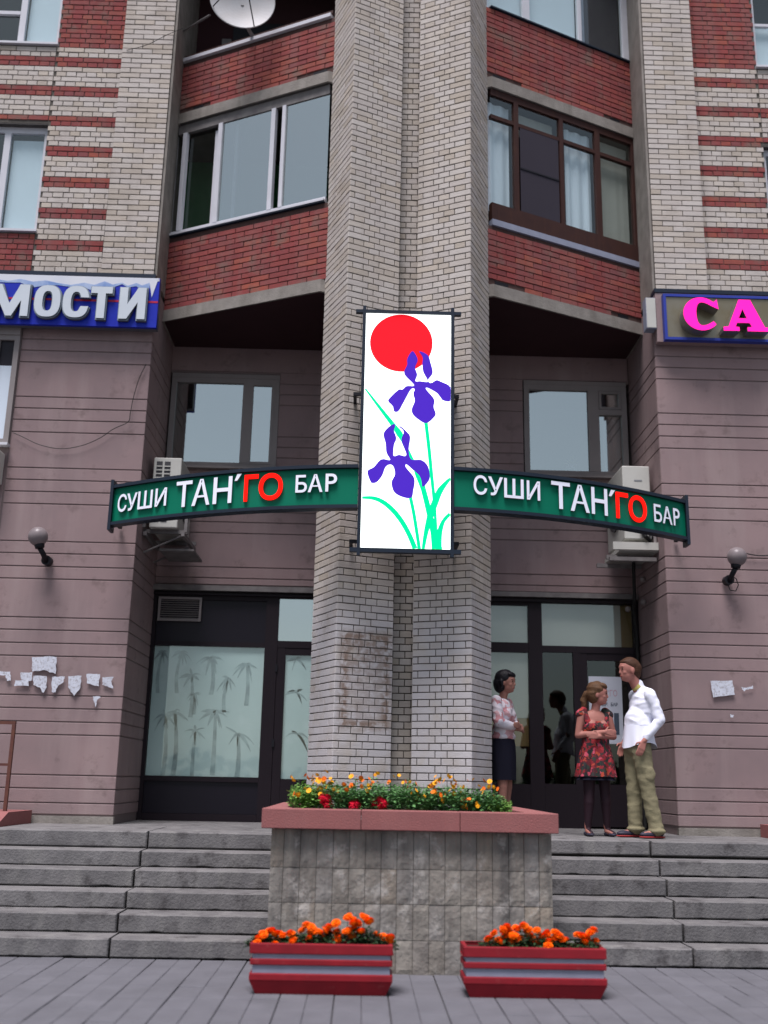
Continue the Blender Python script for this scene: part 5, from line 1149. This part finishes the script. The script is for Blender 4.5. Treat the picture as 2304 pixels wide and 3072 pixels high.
M['eye'] = mat('eye', (.02, .015, .01), .2); M['lip'] = mat('lip', (.32, .08, .07), .5); M['collar_yellow'] = mat('yellow_undershirt', (.45, .40, .12), .8)
def pattern(name, cols, scale, rough=.85):
    m = bpy.data.materials.new(name); m.use_nodes = True; N = m.node_tree.nodes; L = m.node_tree.links; p = N['Principled BSDF']; p.inputs['Roughness'].default_value = rough
    tc = N.new('ShaderNodeTexCoord'); no = N.new('ShaderNodeTexNoise'); no.inputs['Scale'].default_value = scale * 1.2; mx = N.new('ShaderNodeVectorMath'); mx.operation = 'MULTIPLY_ADD'
    L.new(tc.outputs['Object'], no.inputs['Vector']); L.new(no.outputs['Color'], mx.inputs[0]); mx.inputs[1].default_value = (.06, .06, .06); L.new(tc.outputs['Object'], mx.inputs[2])
    v = N.new('ShaderNodeTexVoronoi'); v.inputs['Scale'].default_value = scale; L.new(mx.outputs[0], v.inputs['Vector'])
    sp = N.new('ShaderNodeSeparateColor'); L.new(v.outputs['Color'], sp.inputs[0]); r = N.new('ShaderNodeValToRGB'); r.color_ramp.interpolation = 'CONSTANT'; L.new(sp.outputs[0], r.inputs[0]); e = r.color_ramp.elements
    e[0].position = 0; e[0].color = (*cols[0], 1); e[1].position = 1 / len(cols); e[1].color = (*cols[1], 1)
    for i in range(2, len(cols)): q = e.new(i / len(cols)); q.color = (*cols[i], 1)
    L.new(r.outputs[0], p.inputs['Base Color']); return m
M['floral'] = pattern('floral_dress', [(.012, .010, .014), (.20, .006, .012), (.34, .02, .03), (.06, .006, .012), (.46, .06, .10), (.015, .03, .02), (.22, .008, .015), (.36, .045, .02), (.012, .012, .012), (.10, .006, .012), (.02, .02, .02)], 30)
M['blouse'] = pattern('pink_blouse', [(.62, .60, .66), (.60, .36, .38), (.66, .62, .66), (.52, .24, .26), (.64, .58, .62)], 16)
def lathe_cloth(fig, rings, m, name, parent, folds=9, amp=.012, k=64):   # rings: (f, l, z, rf, rl, fold)
    b = MB(); b.sm = True; q = []
    for f, l, z, rf, rl, fo in rings:
        row = []
        for j in range(k):
            t = 2 * math.pi * j / k; w = 1 + fo * (math.sin(folds * t + 1.3 * math.sin(2 * t)) + .5 * math.sin(folds * 1.7 * t + z * 3)) * amp / rf
            row.append(fig.T((f + rf * math.cos(t) * w, l + rl * math.sin(t) * w, z)))
        q.append(row)
    for i in range(len(q) - 1):
        for j in range(k): j2 = (j + 1) % k; b.face([q[i][j], q[i][j2], q[i + 1][j2], q[i + 1][j]])
    me = b.mesh(name); bm = bmesh.new(); bm.from_mesh(me); bmesh.ops.remove_doubles(bm, verts=bm.verts, dist=1e-5); bmesh.ops.recalc_face_normals(bm, faces=bm.faces); bm.to_mesh(me); bm.free(); me.polygons.foreach_set('use_smooth', [True] * len(me.polygons))
    return link(name, me, m, parent)
def head_shapes(c, s, trn):   # head at centre c (local), scaled, turned by trn degrees about z relative to the body
    t = R(trn); rot = lambda x, y: (x * math.cos(t) - y * math.sin(t), x * math.sin(t) + y * math.cos(t))
    def q(x, y, z): a, b_ = rot(x * s, y * s); return (c[0] + a, c[1] + b_, c[2] + z * s)
    E_ = lambda p, r, pit=0: ('e', q(*p), tuple(v * s for v in r), pit, trn)
    sh = [E_((0, 0, .02), (.098, .076, .098)), E_((.022, 0, -.045), (.070, .057, .072)), E_((.055, 0, -.085), (.030, .030, .024)), E_((.055, .033, -.028), (.028, .023, .026)), E_((.055, -.033, -.028), (.028, .023, .026)),
          ('c', q(.086, 0, .010), q(.098, 0, -.028), .007 * s, .0115 * s), E_((.078, 0, -.062), (.014, .026, .011)), E_((.083, 0, .03), (.015, .05, .010)),
          E_((-.005, .076, -.012), (.020, .010, .032)), E_((-.005, -.076, -.012), (.020, .010, .032))]
    return sh, q
def face_bits(fig, q, s, parent):
    for y in (.030, -.030): b = MB(); b.ball(fig.T(q(.0835, y, .006)), .0085 * s, 10, 8); b.build('eye', M['eye'], parent)
    for y in (.030, -.030): b = MB(); capsule(b, fig.T(q(.0905, y - .012, .028)), fig.T(q(.0905, y + .012, .028)), .003 * s, .0025 * s, 6); b.build('eyebrow', M['hair_brown'], parent)
    b = MB(); capsule(b, fig.T(q(.0895, -.016, -.062)), fig.T(q(.0895, .016, -.062)), .0045 * s, .0045 * s, 8); b.build('lips', M['lip'], parent)
ZF = ZL
# the man in the white shirt, seen from his left side
mn = empty('person', (2.86, 10.75, ZF), 'man in an untucked white shirt and khaki trousers facing the women by the door', 'person', None)
g = Fig((2.87, 10.75, ZF), (-.975, -.22))
hs, hq = head_shapes((.105, 0, 1.665), 1.05, 0)
body = hs + [('c', (.0, 0, 1.46), (.075, 0, 1.60), .058, .056), ('e', (-.03, 0, 1.28), (.105, .17, .20)), ('e', (.04, 0, 1.05), (.10, .145, .16)), ('e', (.045, 0, .93), (.10, .155, .12)),
    ('c', (-.03, .17, 1.42), (-.10, .235, 1.14), .048, .038), ('c', (-.10, .235, 1.14), (.07, .20, .94), .036, .026), ('c', (-.03, -.17, 1.42), (-.06, -.235, 1.14), .048, .038), ('c', (-.06, -.235, 1.14), (.09, -.20, .94), .036, .026),
    ('c', (.045, .085, .90), (.0, .095, .50), .078, .052), ('c', (.0, .095, .50), (-.085, .10, .10), .05, .034), ('c', (.045, -.085, .90), (.055, -.09, .50), .078, .052), ('c', (.055, -.09, .50), (.04, -.10, .10), .05, .034),
    ('c', (-.09, .10, .06), (.06, .11, .035), .032, .026), ('c', (.04, -.10, .06), (.19, -.12, .035), .032, .026)]
body += hand((.07, .20, .94), (.45, .0, -1), (.1, 1, 0), .25, 1.0, 1) + hand((.09, -.20, .94), (.45, 0, -1), (.1, -1, 0), .25, 1.0, -1)
organic(g, body, .0062, 5, 'body', M['skin2'], mn); face_bits(g, hq, 1.05, mn)
sh = [('e', (-.045, 0, 1.29), (.130, .19, .215)), ('e', (-.035, .0, 1.40), (.09, .185, .08)), ('e', (.02, 0, 1.10), (.135, .17, .22)), ('e', (.03, 0, .975), (.120, .155, .09)),
      ('c', (-.035, .165, 1.415), (-.105, .225, 1.15), .062, .050), ('c', (-.105, .225, 1.15), (.045, .20, .975), .048, .038), ('c', (-.035, -.165, 1.415), (-.07, -.225, 1.15), .062, .050), ('c', (-.07, -.225, 1.15), (.07, -.20, .975), .048, .038),
      ('c', (-.01, 0, 1.47), (.01, 0, 1.51), .066, .062)]
organic(g, sh, .0085, 4, 'shirt', M['shirt'], mn, .0075)
def hem_cloth(rings, name):
    b = MB(); k = 72; q = []
    for i, (f, l, z, rf, rl, fo, dz) in enumerate(rings):
        q.append([g.T((f + (rf + .006 * fo * math.sin(7 * t + 1.5)) * math.cos(t), l + (rl + .006 * fo * math.sin(9 * t)) * math.sin(t), z - dz * (.5 + .5 * math.cos(2 * t)))) for t in [2 * math.pi * j / k for j in range(k)]])
    for i in range(len(q) - 1):
        for j in range(k): j2 = (j + 1) % k; b.face([q[i][j], q[i][j2], q[i + 1][j2], q[i + 1][j]])
    me = b.mesh(name); bm = bmesh.new(); bm.from_mesh(me); bmesh.ops.remove_doubles(bm, verts=bm.verts, dist=1e-5); bm.to_mesh(me); bm.free(); me.polygons.foreach_set('use_smooth', [True] * len(me.polygons)); link(name, me, M['shirt'], mn)
hem_cloth([(.02, 0, 1.10, .138, .172, 0, 0), (.025, 0, 1.02, .145, .18, .4, .01), (.025, 0, .96, .155, .19, 1, .03), (.02, 0, .925, .168, .198, 1.5, .055)], 'shirt_tail')
organic(g, [('c', (.012, 0, 1.492), (.022, 0, 1.508), .0635, .060)], .006, 2, 'undershirt_collar', M['collar_yellow'], mn)
tr = [('e', (.045, 0, .90), (.125, .170, .13)), ('c', (.045, .08, .86), (.0, .09, .50), .102, .076), ('c', (.0, .09, .50), (-.075, .10, .085), .076, .072), ('c', (.045, -.08, .86), (.055, -.085, .50), .102, .076), ('c', (.055, -.085, .50), (.05, -.10, .095), .076, .070),
      ('e', (-.0, .165, .62), (.055, .02, .07)), ('e', (-.08, .10, .07), (.09, .085, .035)), ('e', (.045, -.10, .08), (.09, .085, .035))]
organic(g, tr, .0085, 4, 'trousers', M['khaki'], mn, .0075)
for y, x in ((.10, -.085), (-.11, .06)):
    organic(g, [('e', (x - .0, y, .05), (.075, .043, .04)), ('e', (x + .10, y, .035), (.095, .045, .030))], .006, 3, 'shoe', M['shoe'], mn)
    organic(g, [('e', (x + .0, y, .012), (.085, .047, .014)), ('e', (x + .105, y, .012), (.098, .049, .013))], .006, 2, 'shoe_sole', M['sole'], mn)
organic(g, [('e', (.088, 0, 1.722), (.104, .087, .078), -4), ('e', (.045, 0, 1.68), (.076, .086, .090)), ('e', (.028, 0, 1.625), (.048, .064, .055)), ('e', (.160, 0, 1.745), (.038, .060, .026), 15)], .007, 3, 'hair', M['hair_brown'], mn, .004)
# the woman in the floral dress
w2 = empty('person', (2.43, 10.92, ZF), 'woman with folded arms in a red and black floral dress turned to the man', 'person')
g = Fig((2.44, 10.92, ZF), (.18, -1)); s_ = .97
hs, hq = head_shapes((.035, .03, 1.425), 1.0, 62)
body = hs + [('c', (.0, .0, 1.22), (.02, .02, 1.36), .046, .046), ('e', (.0, 0, 1.13), (.085, .140, .14)), ('e', (.0, 0, .96), (.08, .115, .14)), ('e', (-.01, 0, .80), (.10, .145, .13)), ('e', (.045, .06, 1.10), (.06, .06, .06)), ('e', (.045, -.06, 1.10), (.06, .06, .06)),
    ('c', (-.0, .145, 1.225), (.0, .20, .995), .043, .036), ('c', (.0, .20, .995), (.145, -.02, .985), .036, .025), ('c', (-.0, -.145, 1.225), (.0, -.19, 1.00), .043, .036), ('c', (.0, -.19, 1.00), (.155, .03, 1.03), .036, .025),
    ('c', (-.01, .075, .78), (.0, .085, .42), .075, .050), ('c', (.0, .085, .42), (-.02, .10, .08), .049, .030), ('c', (-.01, -.075, .78), (.0, -.09, .42), .075, .050), ('c', (.0, -.09, .42), (-.02, -.11, .08), .049, .030),
    ('c', (-.02, .10, .05), (.10, .115, .028), .028, .022), ('c', (-.02, -.11, .05), (.10, -.125, .028), .028, .022)]
body += hand((.145, -.02, .985), (.15, -1, .05), (1, .1, 0), .3, .85, 1) + hand((.155, .03, 1.03), (.1, 1, -.02), (1, -.1, 0), .3, .85, -1)
organic(g, body, .0062, 5, 'body', M['skin2'], w2); face_bits(g, hq, 1.0, w2)
organic(g, [('e', (.0, 0, 1.05), (.108, .150, .15)), ('e', (.035, .058, 1.08), (.082, .075, .07)), ('e', (.035, -.058, 1.08), (.082, .075, .07)), ('c', (.04, .095, 1.14), (-.01, .125, 1.262), .040, .032), ('c', (.04, -.095, 1.14), (-.01, -.125, 1.262), .040, .032), ('c', (-.01, .12, 1.25), (-.005, .158, 1.215), .044, .050), ('c', (-.01, -.12, 1.25), (-.005, -.158, 1.215), .044, .050), ('e', (-.045, 0, 1.13), (.065, .145, .14))], .0075, 3, 'dress_bodice', M['floral'], w2)
lathe_cloth(g, [(0, 0, 1.02, .105, .145, 0), (0, 0, .93, .115, .145, .1), (0, 0, .84, .135, .16, .6), (0, -.005, .74, .152, .178, 1.2), (0, -.01, .65, .165, .19, 1.8), (0, -.012, .585, .172, .20, 2.2)], M['floral'], 'dress_skirt', w2)
lathe_cloth(g, [(0, -.01, .70, .13, .155, .5), (0, -.012, .60, .145, .172, 1.0), (0, -.012, .55, .162, .190, 1.8)], M['navy'], 'underskirt', w2)
for sgn, x in ((1, .0), (-1, .0)): organic(g, [('c', (-.01, sgn * .075, .76), (.0, sgn * .0875, .42), .079, .054), ('c', (.0, sgn * .0875, .42), (.0, sgn * .092, .33), .054, .056), ('c', (.0, sgn * .092, .33), (-.02, sgn * .105, .08), .054, .034), ('c', (-.02, sgn * .105, .05), (.10, sgn * .12, .028), .031, .025)], .0075, 3, 'tights', M['tights'], w2)
for y in (.105, -.115): organic(g, [('e', (-.02, y, .022), (.05, .034, .024)), ('e', (.09, y * 1.08, .018), (.06, .038, .018))], .006, 2, 'shoe', M['shoe'], w2)
th = R(62); hd_ = lambda x, y, z: (.035 + x * math.cos(th) - y * math.sin(th), .03 + x * math.sin(th) + y * math.cos(th), 1.425 + z)
organic(g, [('e', hd_(-.022, 0, .045), (.095, .090, .092), -12, 62), ('e', hd_(-.045, 0, -.01), (.075, .088, .085), 0, 62), ('e', hd_(.055, 0, .085), (.045, .065, .030), 25, 62), ('c', hd_(-.12, 0, .0), hd_(-.155, .01, -.06), .036, .034), ('c', hd_(-.155, .01, -.06), hd_(-.15, .02, -.17), .034, .018), ('c', hd_(.02, .078, .01), hd_(.01, .075, -.09), .018, .010)], .007, 3, 'hair', M['hair_light'], w2, .010)
# the woman in the pink blouse, half hidden by the column
w1 = empty('person', (1.55, 11.3, ZF), 'black haired woman in pink and white blouse and dark skirt beside the brick column', 'person')
g = Fig((1.53, 11.3, ZF), (.86, -.5))
hs, hq = head_shapes((.04, 0, 1.565), 1.02, 0)
body = hs + [('c', (-.01, 0, 1.36), (.02, 0, 1.49), .047, .046), ('e', (-.01, 0, 1.25), (.09, .145, .15)), ('e', (.0, 0, 1.06), (.085, .12, .15)), ('e', (-.01, 0, .90), (.105, .155, .14)),
    ('c', (-.01, .155, 1.36), (.03, .20, 1.11), .044, .036), ('c', (.03, .20, 1.11), (.19, -.01, 1.10), .036, .025), ('c', (-.01, -.155, 1.36), (.03, -.195, 1.11), .044, .036), ('c', (.03, -.195, 1.11), (.20, .02, 1.06), .036, .025),
    ('c', (-.01, .075, .88), (.01, .075, .46), .08, .052), ('c', (.01, .075, .46), (-.03, .08, .08), .05, .031), ('c', (-.01, -.075, .88), (.02, -.075, .46), .08, .052), ('c', (.02, -.075, .46), (.0, -.08, .08), .05, .031),
    ('c', (-.03, .08, .05), (.10, .09, .028), .028, .023), ('c', (.0, -.08, .05), (.13, -.09, .028), .028, .023)]
body += hand((.19, -.01, 1.10), (.1, -1, 0), (1, .1, 0), .35, .88, 1) + hand((.20, .02, 1.06), (-.1, 1, 0), (1, 0, .1), .35, .88, -1)
organic(g, body, .0062, 5, 'body', M['skin'], w1); face_bits(g, hq, 1.02, w1)
organic(g, [('e', (-.01, 0, 1.235), (.112, .165, .165)), ('e', (.04, .06, 1.22), (.08, .075, .075)), ('e', (.04, -.06, 1.22), (.08, .075, .075)), ('e', (.0, 0, 1.06), (.112, .145, .14)), ('e', (.0, 0, .985), (.125, .158, .06)),
    ('c', (-.015, .155, 1.355), (.03, .205, 1.13), .060, .056), ('c', (.03, .205, 1.13), (.12, .08, 1.11), .054, .044), ('c', (-.015, -.155, 1.355), (.03, -.20, 1.13), .060, .056), ('c', (.03, -.20, 1.13), (.13, -.07, 1.09), .054, .044), ('e', (-.05, 0, 1.36), (.05, .10, .035))], .0075, 3, 'blouse', M['blouse'], w1, .006)
lathe_cloth(g, [(0, 0, 1.0, .108, .14, 0), (-.005, 0, .90, .128, .162, .1), (-.005, 0, .80, .135, .165, .2), (0, 0, .66, .132, .158, .4), (0, 0, .535, .130, .155, .5)], M['navy'], 'skirt', w1, 7, .006)
for y, x in ((.08, -.03), (-.08, .0)): organic(g, [('e', (x, y, .024), (.05, .034, .026)), ('e', (x + .11, y * 1.1, .02), (.065, .038, .02))], .006, 2, 'shoe', M['shoe'], w1)
organic(g, [('e', (.015, 0, 1.615), (.105, .098, .092), -10), ('e', (-.02, 0, 1.545), (.085, .098, .10)), ('e', (.10, 0, 1.645), (.045, .07, .030), 25), ('c', (.02, .088, 1.57), (.03, .086, 1.49), .022, .012), ('c', (.02, -.088, 1.57), (.03, -.086, 1.49), .022, .012)], .007, 3, 'hair', M['hair_black'], w1, .004)
